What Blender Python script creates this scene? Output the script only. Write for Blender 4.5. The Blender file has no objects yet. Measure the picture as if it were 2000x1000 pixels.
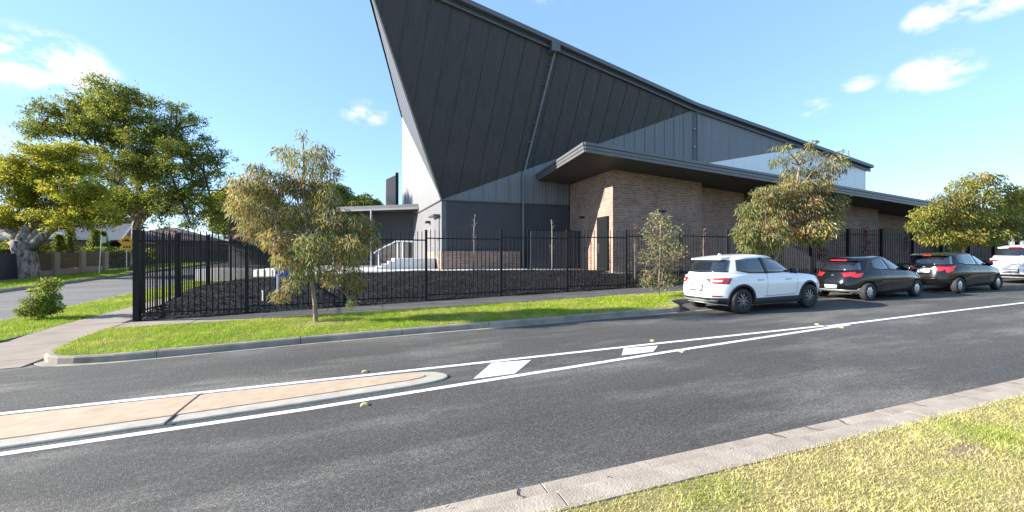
import bpy, bmesh, math, random
import numpy as np
from mathutils import Vector, Matrix
from mathutils.bvhtree import BVHTree

random.seed(7)
rng = np.random.default_rng(11)
C = bpy.context.scene.collection
SC = bpy.context.scene

# ------------------------------------------------------------------ camera
TH = math.atan(2350 / 800.0)
cam = bpy.data.cameras.new('camera')
cam.lens = 14.4
cam.sensor_width = 36.0
cam.clip_start = 0.05
cam.clip_end = 3000
camo = bpy.data.objects.new('camera', cam)
camo.location = (0, 0, 1.75)
camo.rotation_euler = (math.radians(90), 0, TH - math.radians(90))
C.objects.link(camo)
SC.camera = camo

# ------------------------------------------------------------------ sky, sun, exposure
SUN_EL = math.radians(21)
SUN_AZ = (-0.970, 0.243)
sundir = Vector((SUN_AZ[0] * math.cos(SUN_EL), SUN_AZ[1] * math.cos(SUN_EL), math.sin(SUN_EL)))
SC.view_settings.view_transform = 'Standard'
SC.view_settings.look = 'None'
SC.view_settings.gamma = 1
SC.view_settings.use_curve_mapping = False
SC.view_settings.exposure = 1.6
world = bpy.data.worlds.new('World')
SC.world = world
world.use_nodes = True


def build_sky():
    nt = world.node_tree
    N, L = nt.nodes, nt.links
    N.clear()
    out = N.new('ShaderNodeOutputWorld')
    bg = N.new('ShaderNodeBackground')
    bg.inputs['Strength'].default_value = 0.15
    sky = N.new('ShaderNodeTexSky')
    sky.sky_type = 'NISHITA'
    sky.sun_disc = False
    sky.sun_elevation = SUN_EL
    sky.sun_rotation = math.atan2(SUN_AZ[0], SUN_AZ[1])
    sky.air_density = 0.8
    sky.dust_density = 0.05
    sky.ozone_density = 2.0
    tc = N.new('ShaderNodeTexCoord')
    d = tc.outputs['Generated']
    nz = N.new('ShaderNodeTexNoise')
    nz.inputs['Scale'].default_value = 15.0
    nz.inputs['Detail'].default_value = 9.0
    nz.inputs['Roughness'].default_value = 0.62
    mp = N.new('ShaderNodeMapping')
    mp.inputs['Scale'].default_value = (1, 1, 1.8)
    L.new(d, mp.inputs['Vector'])
    L.new(mp.outputs['Vector'], nz.inputs['Vector'])

    def math_(op, a, b=None, c=None):
        n = N.new('ShaderNodeMath')
        n.operation = op
        for i, v in enumerate((a, b, c)):
            if v is None:
                continue
            if isinstance(v, (int, float)):
                n.inputs[i].default_value = v
            else:
                L.new(v, n.inputs[i])
        return n.outputs[0]

    def dot(vec):
        n = N.new('ShaderNodeVectorMath')
        n.operation = 'DOT_PRODUCT'
        L.new(d, n.inputs[0])
        n.inputs[1].default_value = vec
        return n.outputs['Value']
    # azimuth (degrees right of +Y), elevation, half width, half height, density
    clouds = [(-30.0, 17.2, 5.2, 3.0, 1.35), (-33.5, 10.5, 3.0, 1.6, .7), (-1.0, 18.2, 3.3, 1.7, .75), (24.5, 31.8, 2.6, 1.6, .5),
              (64.6, 17.3, 3.3, 1.9, 1.15), (64.2, 22.2, 1.9, 1.4, 1.15), (69.0, 22.4, 5.5, 1.9, 1.05), (59.0, 17.8, 2.0, .9, .75),
              (55.3, 16.2, 1.8, 1.1, .7), (-62, 20, 7, 3, .9), (100, 24, 8, 3.5, 1.), (135, 30, 9, 4, .9), (-110, 26, 9, 4, .9), (180, 22, 10, 4, .9), (-150, 35, 9, 5, .8)]
    tot = None
    for az, el, rx, ry, k in clouds:
        a, e = math.radians(az), math.radians(el)
        cdir = (math.sin(a) * math.cos(e), math.cos(a) * math.cos(e), math.sin(e))
        rdir = (math.cos(a), -math.sin(a), 0)
        udir = (-math.sin(a) * math.sin(e), -math.cos(a) * math.sin(e), math.cos(e))
        dx = math_('DIVIDE', dot(rdir), math.tan(math.radians(rx)))
        dy = math_('DIVIDE', dot(udir), math.tan(math.radians(ry)))
        r2 = math_('ADD', math_('MULTIPLY', dx, dx), math_('MULTIPLY', dy, dy))
        front = math_('GREATER_THAN', dot(cdir), 0.3)
        m = math_('MULTIPLY', math_('MAXIMUM', math_('SUBTRACT', k, math_('MULTIPLY', r2, k * .8)), 0), front)
        tot = m if tot is None else math_('MAXIMUM', tot, m)
    nn = math_('MULTIPLY_ADD', nz.outputs['Fac'], 2.6, -0.95)
    dens = math_('MULTIPLY', tot, nn)
    mr = N.new('ShaderNodeMapRange')
    mr.interpolation_type = 'SMOOTHSTEP'
    mr.inputs['From Min'].default_value = 0.02
    mr.inputs['From Max'].default_value = 0.5
    L.new(dens, mr.inputs['Value'])
    mix = N.new('ShaderNodeMix')
    mix.data_type = 'RGBA'
    L.new(math_('MULTIPLY', mr.outputs['Result'], 0.93), mix.inputs['Factor'])
    # thin even haze over the whole dome
    hz = N.new('ShaderNodeMix')
    hz.data_type = 'RGBA'
    hz.inputs['Factor'].default_value = 0.6
    L.new(sky.outputs['Color'], hz.inputs['A'])
    hz.inputs['B'].default_value = (.80, 1.45, 2.3, 1)
    L.new(hz.outputs['Result'], mix.inputs['A'])
    mix.inputs['B'].default_value = (2.6, 2.65, 2.7, 1)
    L.new(mix.outputs['Result'], bg.inputs['Color'])
    L.new(bg.outputs[0], out.inputs['Surface'])


build_sky()
sl = bpy.data.lights.new('sun', 'SUN')
sl.energy = 4.8
sl.angle = math.radians(0.55)
sl.color = (1.0, 0.93, 0.82)
so = bpy.data.objects.new('sun', sl)
so.rotation_euler = sundir.to_track_quat('Z', 'Y').to_euler()
C.objects.link(so)

# ------------------------------------------------------------------ helpers
MATS = {}


def nodes_of(name):
    m = bpy.data.materials.new(name)
    m.use_nodes = True
    MATS[name] = m
    nt = m.node_tree
    return m, nt.nodes, nt.links, nt.nodes['Principled BSDF']


def mat(name, col, rough=0.6, metal=0.0, var=0.0, scale=4.0, bump=0.0, bscale=None, col2=None, spec=0.5, coat=0.0, detail=4.0, stretch=None, thr=None):
    m, N, L, p = nodes_of(name)
    p.inputs['Roughness'].default_value = rough
    p.inputs['Metallic'].default_value = metal
    p.inputs['Specular IOR Level'].default_value = spec
    if coat:
        p.inputs['Coat Weight'].default_value = coat
        p.inputs['Coat Roughness'].default_value = 0.03
    if var or col2:
        g = N.new('ShaderNodeNewGeometry')
        nz = N.new('ShaderNodeTexNoise')
        nz.inputs['Scale'].default_value = scale
        nz.inputs['Detail'].default_value = detail
        nz.inputs['Roughness'].default_value = 0.6
        src = g.outputs['Position']
        if stretch:
            mp = N.new('ShaderNodeMapping')
            mp.inputs['Scale'].default_value = stretch
            L.new(src, mp.inputs['Vector'])
            src = mp.outputs['Vector']
        L.new(src, nz.inputs['Vector'])
        r = N.new('ShaderNodeValToRGB')
        lo, hi = thr or (0.3, 0.72)
        r.color_ramp.elements[0].position = lo
        r.color_ramp.elements[1].position = hi
        c2 = col2 or tuple(min(1, c * (1 + var)) for c in col)
        c1 = col if col2 else tuple(c * (1 - var) for c in col)
        r.color_ramp.elements[0].color = (*c1, 1)
        r.color_ramp.elements[1].color = (*c2, 1)
        L.new(nz.outputs['Fac'], r.inputs['Fac'])
        L.new(r.outputs['Color'], p.inputs['Base Color'])
    else:
        p.inputs['Base Color'].default_value = (*col, 1)
    if bump:
        g2 = N.new('ShaderNodeNewGeometry')
        n2 = N.new('ShaderNodeTexNoise')
        n2.inputs['Scale'].default_value = bscale or scale * 6
        n2.inputs['Detail'].default_value = 5
        L.new(g2.outputs['Position'], n2.inputs['Vector'])
        b = N.new('ShaderNodeBump')
        b.inputs['Strength'].default_value = bump
        b.inputs['Distance'].default_value = 0.02
        L.new(n2.outputs['Fac'], b.inputs['Height'])
        L.new(b.outputs['Normal'], p.inputs['Normal'])
    return m


def brick_mat(name, axis, ca, cb, mortar, bw=.25, rh=.086, soldier=False):
    m, N, L, p = nodes_of(name)
    p.inputs['Roughness'].default_value = 0.85
    g = N.new('ShaderNodeNewGeometry')
    s = N.new('ShaderNodeSeparateXYZ')
    L.new(g.outputs['Position'], s.inputs[0])
    c = N.new('ShaderNodeCombineXYZ')
    L.new(s.outputs[axis], c.inputs[0])
    L.new(s.outputs['Z'], c.inputs[1])
    b = N.new('ShaderNodeTexBrick')
    b.inputs['Scale'].default_value = 1.0
    b.inputs['Brick Width'].default_value = bw
    b.inputs['Row Height'].default_value = rh
    b.inputs['Mortar Size'].default_value = 0.007
    b.inputs['Mortar Smooth'].default_value = 0.2
    b.inputs['Bias'].default_value = -0.1
    b.inputs['Color1'].default_value = (*ca, 1)
    b.inputs['Color2'].default_value = (*cb, 1)
    b.inputs['Mortar'].default_value = (*mortar, 1)
    if soldier:
        b.offset = 0.0
    L.new(c.outputs[0], b.inputs['Vector'])
    nz = N.new('ShaderNodeTexNoise')
    nz.inputs['Scale'].default_value = 1.3
    nz.inputs['Detail'].default_value = 6
    L.new(g.outputs['Position'], nz.inputs['Vector'])
    mx = N.new('ShaderNodeMix')
    mx.data_type = 'RGBA'
    mx.blend_type = 'MULTIPLY'
    mx.inputs['Factor'].default_value = 0.5
    L.new(b.outputs['Color'], mx.inputs['A'])
    rr = N.new('ShaderNodeValToRGB')
    rr.color_ramp.elements[0].position = .3
    rr.color_ramp.elements[0].color = (.6, .58, .56, 1)
    rr.color_ramp.elements[1].position = .7
    rr.color_ramp.elements[1].color = (1.25, 1.2, 1.15, 1)
    L.new(nz.outputs['Fac'], rr.inputs[0])
    L.new(rr.outputs[0], mx.inputs['B'])
    L.new(mx.outputs['Result'], p.inputs['Base Color'])
    bp = N.new('ShaderNodeBump')
    bp.invert = True
    bp.inputs['Strength'].default_value = 0.6
    bp.inputs['Distance'].default_value = 0.008
    L.new(b.outputs['Fac'], bp.inputs['Height'])
    L.new(bp.outputs['Normal'], p.inputs['Normal'])
    return m


def leaf_mat(name, rough=.45, transl=.3, spec=.4):
    m, N, L, p = nodes_of(name)
    a = N.new('ShaderNodeAttribute')
    a.attribute_name = 'Col'
    p.inputs['Roughness'].default_value = rough
    p.inputs['Specular IOR Level'].default_value = spec
    L.new(a.outputs['Color'], p.inputs['Base Color'])
    t = N.new('ShaderNodeBsdfTranslucent')
    L.new(a.outputs['Color'], t.inputs['Color'])
    ms = N.new('ShaderNodeMixShader')
    ms.inputs[0].default_value = transl
    L.new(p.outputs[0], ms.inputs[1])
    L.new(t.outputs[0], ms.inputs[2])
    L.new(ms.outputs[0], N['Material Output'].inputs['Surface'])
    return m


def origin_of(o):
    v = Vector((0, 0, 0))
    while o is not None:
        v += Vector(o.location)
        o = o.parent
    return v


def link(name, me, parent=None):
    o = bpy.data.objects.new(name, me)
    C.objects.link(o)
    if parent is not None:
        o.parent = parent
    return o


def obj(name, V, F, m, parent=None, smooth=False, local=False):
    """one mesh object; V in world coordinates unless local"""
    if parent is not None and not local:
        o0 = origin_of(parent)
        V = [(v[0] - o0.x, v[1] - o0.y, v[2] - o0.z) for v in V]
    me = bpy.data.meshes.new(name)
    me.from_pydata([tuple(v) for v in V], [], F)
    me.materials.append(MATS[m] if isinstance(m, str) else m)
    if smooth:
        me.polygons.foreach_set('use_smooth', [True] * len(me.polygons))
    me.update()
    return link(name, me, parent)


def tag(o, label=None, cat=None, group=None, kind=None):
    if label:
        o['label'] = label
    if cat:
        o['category'] = cat
    if group:
        o['group'] = group
    if kind:
        o['kind'] = kind
    return o


def thing(name, loc, label, cat, group=None, rotz=0.0):
    o = bpy.data.objects.new(name, None)
    o.location = loc
    o.rotation_euler = (0, 0, rotz)
    o.empty_display_size = .2
    C.objects.link(o)
    return tag(o, label, cat, group)


class MB:
    def __init__(s):
        s.V, s.F = [], []

    def add(s, V, F):
        n = len(s.V)
        s.V += [tuple(v) for v in V]
        s.F += [tuple(i + n for i in f) for f in F]
        return s

    def box(s, x0, x1, y0, y1, z0, z1):
        V = [(x0, y0, z0), (x1, y0, z0), (x1, y1, z0), (x0, y1, z0), (x0, y0, z1), (x1, y0, z1), (x1, y1, z1), (x0, y1, z1)]
        return s.add(V, [(0, 3, 2, 1), (4, 5, 6, 7), (0, 1, 5, 4), (1, 2, 6, 5), (2, 3, 7, 6), (3, 0, 4, 7)])

    def prism(s, poly, z0, z1):
        """plan polygon [(x,y)] extruded; z0,z1 numbers or functions of (x,y)"""
        f0 = z0 if callable(z0) else (lambda x, y: z0)
        f1 = z1 if callable(z1) else (lambda x, y: z1)
        n = len(poly)
        V = [(x, y, f0(x, y)) for x, y in poly] + [(x, y, f1(x, y)) for x, y in poly]
        F = [tuple(range(n - 1, -1, -1)), tuple(range(n, 2 * n))]
        F += [(i, (i + 1) % n, n + (i + 1) % n, n + i) for i in range(n)]
        return s.add(V, F)

    def tube(s, pts, rads, seg=8, cap=True):
        pts = [Vector(p) for p in pts]
        if not isinstance(rads, (list, tuple)):
            rads = [rads] * len(pts)
        n0 = len(s.V)
        ref = None
        for i, p in enumerate(pts):
            t = (pts[min(i + 1, len(pts) - 1)] - pts[max(i - 1, 0)]).normalized()
            if ref is None:
                ref = Vector((1, 0, 0)) if abs(t.x) < .8 else Vector((0, 1, 0))
            a = (ref - t * ref.dot(t)).normalized()
            b = t.cross(a)
            ref = a
            for k in range(seg):
                w = 2 * math.pi * k / seg
                s.V.append(tuple(p + (a * math.cos(w) + b * math.sin(w)) * rads[i]))
        for i in range(len(pts) - 1):
            for k in range(seg):
                q = n0 + i * seg
                s.F.append((q + k, q + (k + 1) % seg, q + seg + (k + 1) % seg, q + seg + k))
        if cap:
            s.F.append(tuple(n0 + k for k in range(seg - 1, -1, -1)))
            e = n0 + (len(pts) - 1) * seg
            s.F.append(tuple(e + k for k in range(seg)))
        return s

    def beam(s, p, q, w, h, up=(0, 0, 1)):
        """rectangular bar from p to q; w across, h along up"""
        p, q, up = Vector(p), Vector(q), Vector(up)
        t = (q - p).normalized()
        a = t.cross(up).normalized() * (w / 2)
        b = a.cross(t).normalized() * (h / 2)
        V = [p - a - b, p + a - b, p + a + b, p - a + b, q - a - b, q + a - b, q + a + b, q - a + b]
        return s.add(V, [(0, 1, 2, 3), (4, 7, 6, 5), (0, 4, 5, 1), (1, 5, 6, 2), (2, 6, 7, 3), (3, 7, 4, 0)])

    def build(s, name, m, parent=None, smooth=False, local=False):
        return obj(name, s.V, s.F, m, parent, smooth, local)


def np_mesh(name, V, F, m, parent=None, col=None, smooth=False):
    """V (n,3), F (k,3|4) numpy -> object"""
    V = np.asarray(V, np.float32)
    F = np.asarray(F, np.int32)
    if parent is not None:
        V = V - np.array(origin_of(parent), np.float32)
    me = bpy.data.meshes.new(name)
    k = F.shape[1]
    me.vertices.add(len(V))
    me.vertices.foreach_set('co', V.ravel())
    me.loops.add(F.size)
    me.loops.foreach_set('vertex_index', F.ravel())
    me.polygons.add(len(F))
    me.polygons.foreach_set('loop_start', np.arange(0, F.size, k, dtype=np.int32))
    if smooth:
        me.polygons.foreach_set('use_smooth', [True] * len(F))
    me.update(calc_edges=True)
    if col is not None:
        at = me.color_attributes.new('Col', 'FLOAT_COLOR', 'POINT')
        c4 = np.ones((len(V), 4), np.float32)
        c4[:, :3] = col
        at.data.foreach_set('color', c4.ravel())
    me.materials.append(MATS[m] if isinstance(m, str) else m)
    return link(name, me, parent)


def zx(x):
    return .024 * min(max(x, -30.), 70.)


def zf(x, y, c=0.0):
    """lie of the land: the road climbs to the right, the land climbs away from it"""
    return zx(x) + .03 * min(max(y - 9.3, 0.), 45.) + c


zfv = lambda x, y: .024 * np.clip(x, -30, 70) + .03 * np.clip(y - 9.3, 0, 45)


def lerp(a, b, t):
    return a + (b - a) * t


def interp(tab, x):
    if x <= tab[0][0]:
        return tab[0][1]
    for (a, p), (b, q) in zip(tab, tab[1:]):
        if x <= b:
            return p + (q - p) * (x - a) / (b - a)
    return tab[-1][1]


def pin(poly, X, Y):
    """points in polygon, numpy"""
    inside = np.zeros(len(X), bool)
    n = len(poly)
    for i in range(n):
        x0, y0 = poly[i]
        x1, y1 = poly[(i + 1) % n]
        c = ((y0 > Y) != (y1 > Y)) & (X < (x1 - x0) * (Y - y0) / (y1 - y0 + 1e-12) + x0)
        inside ^= c
    return inside


def sheet(name, poly, m, c, parent=None, step=3.0):
    """polygon draped on the land, cut into cells so that it follows the slopes"""
    bm = bmesh.new()
    vs = [bm.verts.new((x, y, 0)) for x, y in poly]
    bm.faces.new(vs)
    xs = [p[0] for p in poly]
    ys = [p[1] for p in poly]
    cuts = [((x, 0, 0), (1, 0, 0)) for x in (-30., 70.) if min(xs) < x < max(xs)]
    cuts += [((0, y, 0), (0, 1, 0)) for y in (9.3, 54.3) if min(ys) < y < max(ys)]
    for co, no in cuts:
        bmesh.ops.bisect_plane(bm, geom=bm.verts[:] + bm.edges[:] + bm.faces[:], plane_co=co, plane_no=no)
    bmesh.ops.triangulate(bm, faces=bm.faces[:])
    for v in bm.verts:
        v.co.z = zf(v.co.x, v.co.y, c)
    bmesh.ops.recalc_face_normals(bm, faces=bm.faces[:])
    if bm.faces and sum(f.normal.z for f in bm.faces) < 0:
        bmesh.ops.reverse_faces(bm, faces=bm.faces[:])
    V = [tuple(v.co) for v in bm.verts]
    bm.verts.index_update()
    F = [tuple(v.index for v in f.verts) for f in bm.faces]
    bm.free()
    return obj(name, V, F, m, parent)


# ------------------------------------------------------------------ materials
def asphalt(name, dark, light, patch):
    m, N, L, p = nodes_of(name)
    p.inputs['Roughness'].default_value = .82
    p.inputs['Specular IOR Level'].default_value = .35
    g = N.new('ShaderNodeNewGeometry')

    def noise(sc, det, mapping=None):
        n = N.new('ShaderNodeTexNoise')
        n.inputs['Scale'].default_value = sc
        n.inputs['Detail'].default_value = det
        n.inputs['Roughness'].default_value = .65
        if mapping:
            mp = N.new('ShaderNodeMapping')
            mp.inputs['Scale'].default_value = mapping
            L.new(g.outputs['Position'], mp.inputs[0])
            L.new(mp.outputs[0], n.inputs['Vector'])
        else:
            L.new(g.outputs['Position'], n.inputs['Vector'])
        return n.outputs['Fac']

    def ramp(f, stops):
        r = N.new('ShaderNodeValToRGB')
        r.color_ramp.elements[0].position, r.color_ramp.elements[0].color = stops[0][0], (*stops[0][1], 1)
        r.color_ramp.elements[1].position, r.color_ramp.elements[1].color = stops[1][0], (*stops[1][1], 1)
        for q, c in stops[2:]:
            e = r.color_ramp.elements.new(q)
            e.color = (*c, 1)
        L.new(f, r.inputs[0])
        return r.outputs[0]

    def mult(a, b, fac=1.0):
        x = N.new('ShaderNodeMix')
        x.data_type = 'RGBA'
        x.blend_type = 'MULTIPLY'
        x.inputs['Factor'].default_value = fac
        L.new(a, x.inputs['A'])
        L.new(b, x.inputs['B'])
        return x.outputs['Result']
    base = ramp(noise(.55, 9, (.22, 1.0, 1)), [(.34, tuple(.8 * c for c in dark)), (.7, light)])
    worn = ramp(noise(.8, 12, (.35, 1.3, 1)), [(.50, (1, 1, 1)), (.66, patch)])
    v = N.new('ShaderNodeTexVoronoi')
    v.inputs['Scale'].default_value = 110
    L.new(g.outputs['Position'], v.inputs['Vector'])
    sp = N.new('ShaderNodeSeparateColor')
    L.new(v.outputs['Color'], sp.inputs[0])
    agg = ramp(sp.outputs[0], [(.0, (.68, .68, .68)), (.8, (1.1, 1.1, 1.1)), (.97, (1.9, 1.88, 1.82))])
    gr = ramp(noise(38, 4), [(.35, (.7, .7, .7)), (.65, (1.3, 1.3, 1.3))])
    L.new(mult(mult(mult(base, worn), agg), gr), p.inputs['Base Color'])
    b = N.new('ShaderNodeBump')
    b.inputs['Strength'].default_value = .55
    b.inputs['Distance'].default_value = .006
    L.new(v.outputs['Distance'], b.inputs['Height'])
    L.new(b.outputs['Normal'], p.inputs['Normal'])
    return m


asphalt('asphalt', (.072, .068, .063), (.098, .093, .087), (1.95, 1.92, 1.87))
asphalt('asphalt_old', (.13, .128, .128), (.165, .162, .16), (1.3, 1.28, 1.25))
mat('soil', (.24, .175, .10), .95, var=.4, scale=6, bump=.5)
mat('land', (.06, .075, .03), .95, var=.35, scale=.6)
mat('turf', (.12, .17, .02), .95, col2=(.19, .21, .04), scale=1.6, bump=.6, bscale=60)
mat('turf_dry', (.24, .21, .07), .95, col2=(.36, .30, .13), scale=2.2, bump=.6, bscale=60)
mat('concrete', (.34, .29, .25), .88, col2=(.42, .37, .325), scale=2.5, bump=.25, bscale=45, detail=8)
mat('concrete_path', (.225, .175, .138), .9, col2=(.32, .26, .212), scale=1.7, bump=.25, bscale=45, detail=8)
mat('concrete_kerb', (.20, .168, .135), .9, col2=(.38, .325, .27), scale=2.0, bump=.35, bscale=30, detail=8)
mat('concrete_gutter', (.26, .21, .168), .9, col2=(.45, .385, .32), scale=3.2, bump=.35, bscale=60, detail=10)
mat('concrete_pale', (.33, .29, .245), .9, col2=(.48, .43, .37), scale=4, bump=.2, bscale=50, detail=8)
mat('red_concrete', (.40, .275, .185), .9, col2=(.52, .385, .275), scale=5.5, bump=.2, bscale=80, detail=10)
mat('slab_white', (.62, .60, .57), .85, var=.06, scale=3)
mat('joint_dark', (.03, .027, .024), .95)
mat('line_white', (.34, .34, .335), .75, col2=(.74, .74, .73), thr=(.34, .47), scale=13, bump=.2, bscale=90, detail=9)
mat('stud_yellow', (.50, .40, .14), .5, var=.2, scale=30)
mat('stud_lens', (.75, .68, .4), .25)
mat('black_metal', (.008, .008, .009), .5, var=.2, scale=6, spec=.25)
mat('prow_metal', (.055, .054, .057), .45, var=.18, scale=1.2, stretch=(2.5, 2.5, .3))
mat('grey_metal', (.18, .182, .192), .5, var=.08, scale=.9, stretch=(3, 3, .3))
mat('left_metal', (.145, .148, .155), .5, var=.05, scale=.9, stretch=(3, 3, .3))
mat('prow_side', (.095, .097, .103), .5, var=.05, scale=1)
mat('white_metal', (.84, .84, .85), .55, var=.03, scale=1)
mat('fascia_metal', (.118, .12, .13), .38, var=.08, scale=1.5)
mat('fascia_dark', (.06, .064, .074), .4, var=.08, scale=1.5)
mat('soffit', (.065, .06, .057), .6, var=.1, scale=1)
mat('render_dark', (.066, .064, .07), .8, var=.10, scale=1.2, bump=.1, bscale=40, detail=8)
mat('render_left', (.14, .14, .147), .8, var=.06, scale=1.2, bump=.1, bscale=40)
mat('door_dark', (.03, .033, .036), .3)
mat('glass_dark', (.015, .018, .02), .05, spec=.8)
mat('lamp_dark', (.02, .02, .02), .4)
mat('galv', (.5, .51, .52), .35, metal=.8, var=.1, scale=8)
mat('white_paint', (.8, .8, .8), .4)
mat('gate_steel', (.042, .046, .055), .5, var=.1, scale=2)
BA, BB, BM = (.345, .205, .155), (.17, .11, .09), (.52, .44, .385)
brick_mat('brick_x', 'X', BA, BB, BM)
brick_mat('brick_y', 'Y', BA, BB, BM)
brick_mat('soldier_x', 'X', BA, BB, BM, bw=.086, rh=.24, soldier=True)
brick_mat('soldier_y', 'Y', BA, BB, BM, bw=.086, rh=.24, soldier=True)
mat('bark_pale', (.30, .24, .18), .9, col2=(.17, .12, .085), scale=9, bump=.6, bscale=30)
mat('bark_paper', (.09, .07, .055), .95, col2=(.38, .32, .28), scale=8.0, bump=1.0, bscale=14, stretch=(1, 1, .3), thr=(.38, .58))
mat('bark_dark', (.055, .04, .032), .95, col2=(.12, .09, .07), scale=8, bump=.6, bscale=20)
mat('bark_grey', (.36, .33, .30), .9, col2=(.22, .19, .17), scale=12)
mat('mulch', (.006, .006, .007), .95, col2=(.016, .016, .018), scale=30, bump=.5, bscale=70)
leaf_mat('leaf', .6, .45, .15)
leaf_mat('blade', .6, .35, .2)
leaf_mat('chip', .75, 0.0, .3)
mat('timber_brown', (.115, .075, .052), .8, col2=(.17, .115, .08), scale=6, stretch=(.4, .4, 6))
mat('masonry', (.30, .235, .195), .9, col2=(.37, .30, .25), scale=3, bump=.2, bscale=30)
mat('roof_grey', (.16, .165, .18), .75, var=.12, scale=3)
mat('roof_brown', (.19, .125, .10), .85, var=.2, scale=3)
mat('house_wall', (.42, .41, .42), .85, var=.05, scale=2)
mat('house_brick', (.26, .16, .12), .9, var=.2, scale=9)
mat('fence_paling', (.10, .09, .082), .9, var=.25, scale=5, stretch=(3, 3, .3))
mat('gable_white', (.6, .58, .55), .8)
mat('sign_yellow', (.95, .50, .02), .5)
mat('sign_black', (.012, .012, .012), .5)
mat('blue_plastic', (.02, .16, .55), .4)

# ------------------------------------------------------------------ ground, roads, paths
g = MB()
xs_ = [-900, -30, 70, 900]
ys_ = [-900, 9.3, 54.3, 900]
gv = [(x, y, zf(x, y, -.06)) for y in ys_ for x in xs_]
gf = [(j * 4 + i, j * 4 + i + 1, j * 4 + i + 5, j * 4 + i + 4) for j in range(3) for i in range(3)]
tag(obj('ground', gv, gf, 'land'), kind='structure')

KERB = [(-5.95, 12.1), (-5.9, 11.2), (-5.8, 10.3), (-5.62, 9.7), (-5.3, 9.3), (-4.85, 9.12), (-4.3, 9.06), (-3.0, 9.1), (-1.0, 9.25), (2.0, 9.3), (5.0, 9.3), (7.95, 9.3), (8.28, 9.42), (8.48, 9.75), (8.6, 10.2), (8.95, 10.5), (9.7, 10.6), (13, 10.6), (20, 10.6), (30, 10.6), (45, 10.6), (75, 10.6)]
road = sheet('main_road', [(-120, 2.8), (200, 2.8), (200, 11.0), (8.4, 11.0), (7.4, 9.75), (-4.0, 9.6), (-5.6, 9.35), (-120, 9.35)], 'asphalt', 0.0)
tag(road, kind='structure')
side = sheet('side_road', [(-16.1, 9.0), (-9.25, 9.0), (-9.25, 130), (-16.1, 130)], 'asphalt_old', -.012)
tag(side, kind='structure')


# painted lines, each a sheet 4 mm above the asphalt
def stripe(name, pts, w, parent, m='line_white', c=.004):
    Vv, Ff = [], []
    for i, p in enumerate(pts):
        a, b = Vector(pts[max(i - 1, 0)]), Vector(pts[min(i + 1, len(pts) - 1)])
        t = (b - a).normalized()
        n = Vector((-t.y, t.x)) * (w / 2)
        q = Vector(p)
        for s in (1, -1):
            r = q + n * s
            Vv.append((r.x, r.y, zf(r.x, r.y, c)))
    for i in range(len(pts) - 1):
        Ff.append((2 * i + 1, 2 * i + 3, 2 * i + 2, 2 * i))
    return obj(name, Vv, Ff, m, parent)


stripe('painted_line', [(-30, 4.75), (-12, 4.8), (-6, 4.95), (-3.25, 5.09), (-.71, 5.235), (.77, 5.38), (2.7, 5.56), (4.72, 5.75), (7, 5.93), (9.3, 6.09), (9.9, 6.14)], .105, road)
stripe('painted_line', [(-30, 6.62), (-12, 6.58), (-4.14, 6.46), (-.2, 6.375), (4.8, 6.34), (9.3, 6.26)], .105, road, c=.006)
stripe('painted_line', [(9.3, 6.18), (13, 6.27), (17.4, 6.31), (30, 6.36), (60, 6.4), (120, 6.4)], .115, road, c=.008)
for q in ([(1.33, 5.585), (1.95, 5.60), (2.44, 6.20), (1.80, 6.29)], [(3.92, 5.86), (4.55, 5.86), (4.91, 6.19), (4.23, 6.26)]):
    obj('painted_bar', [(x, y, zf(x, y, .004)) for x, y in q], [(0, 1, 2, 3)], 'line_white', road)
# flush pale strip between the traffic lane and the parking bay, and at the foot of the kerb
stripe('edge_strip', [(8.6, 9.25), (20, 9.28), (75, 9.3)], .08, road, 'concrete_pale', .004)


def offset_line(pts, d):
    o = []
    for i, p in enumerate(pts):
        a, b = Vector(pts[max(i - 1, 0)]), Vector(pts[min(i + 1, len(pts) - 1)])
        t = (b - a).normalized()
        o.append((p[0] - t.y * d, p[1] + t.x * d))
    return o


def resample(pts, step):
    out = [Vector(pts[0])]
    for a, b in zip(pts, pts[1:]):
        a, b = Vector(a), Vector(b)
        n = max(1, int(round((b - a).length / step)))
        for k in range(1, n + 1):
            out.append(a.lerp(b, k / n))
    return [tuple(p) for p in out]


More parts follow.
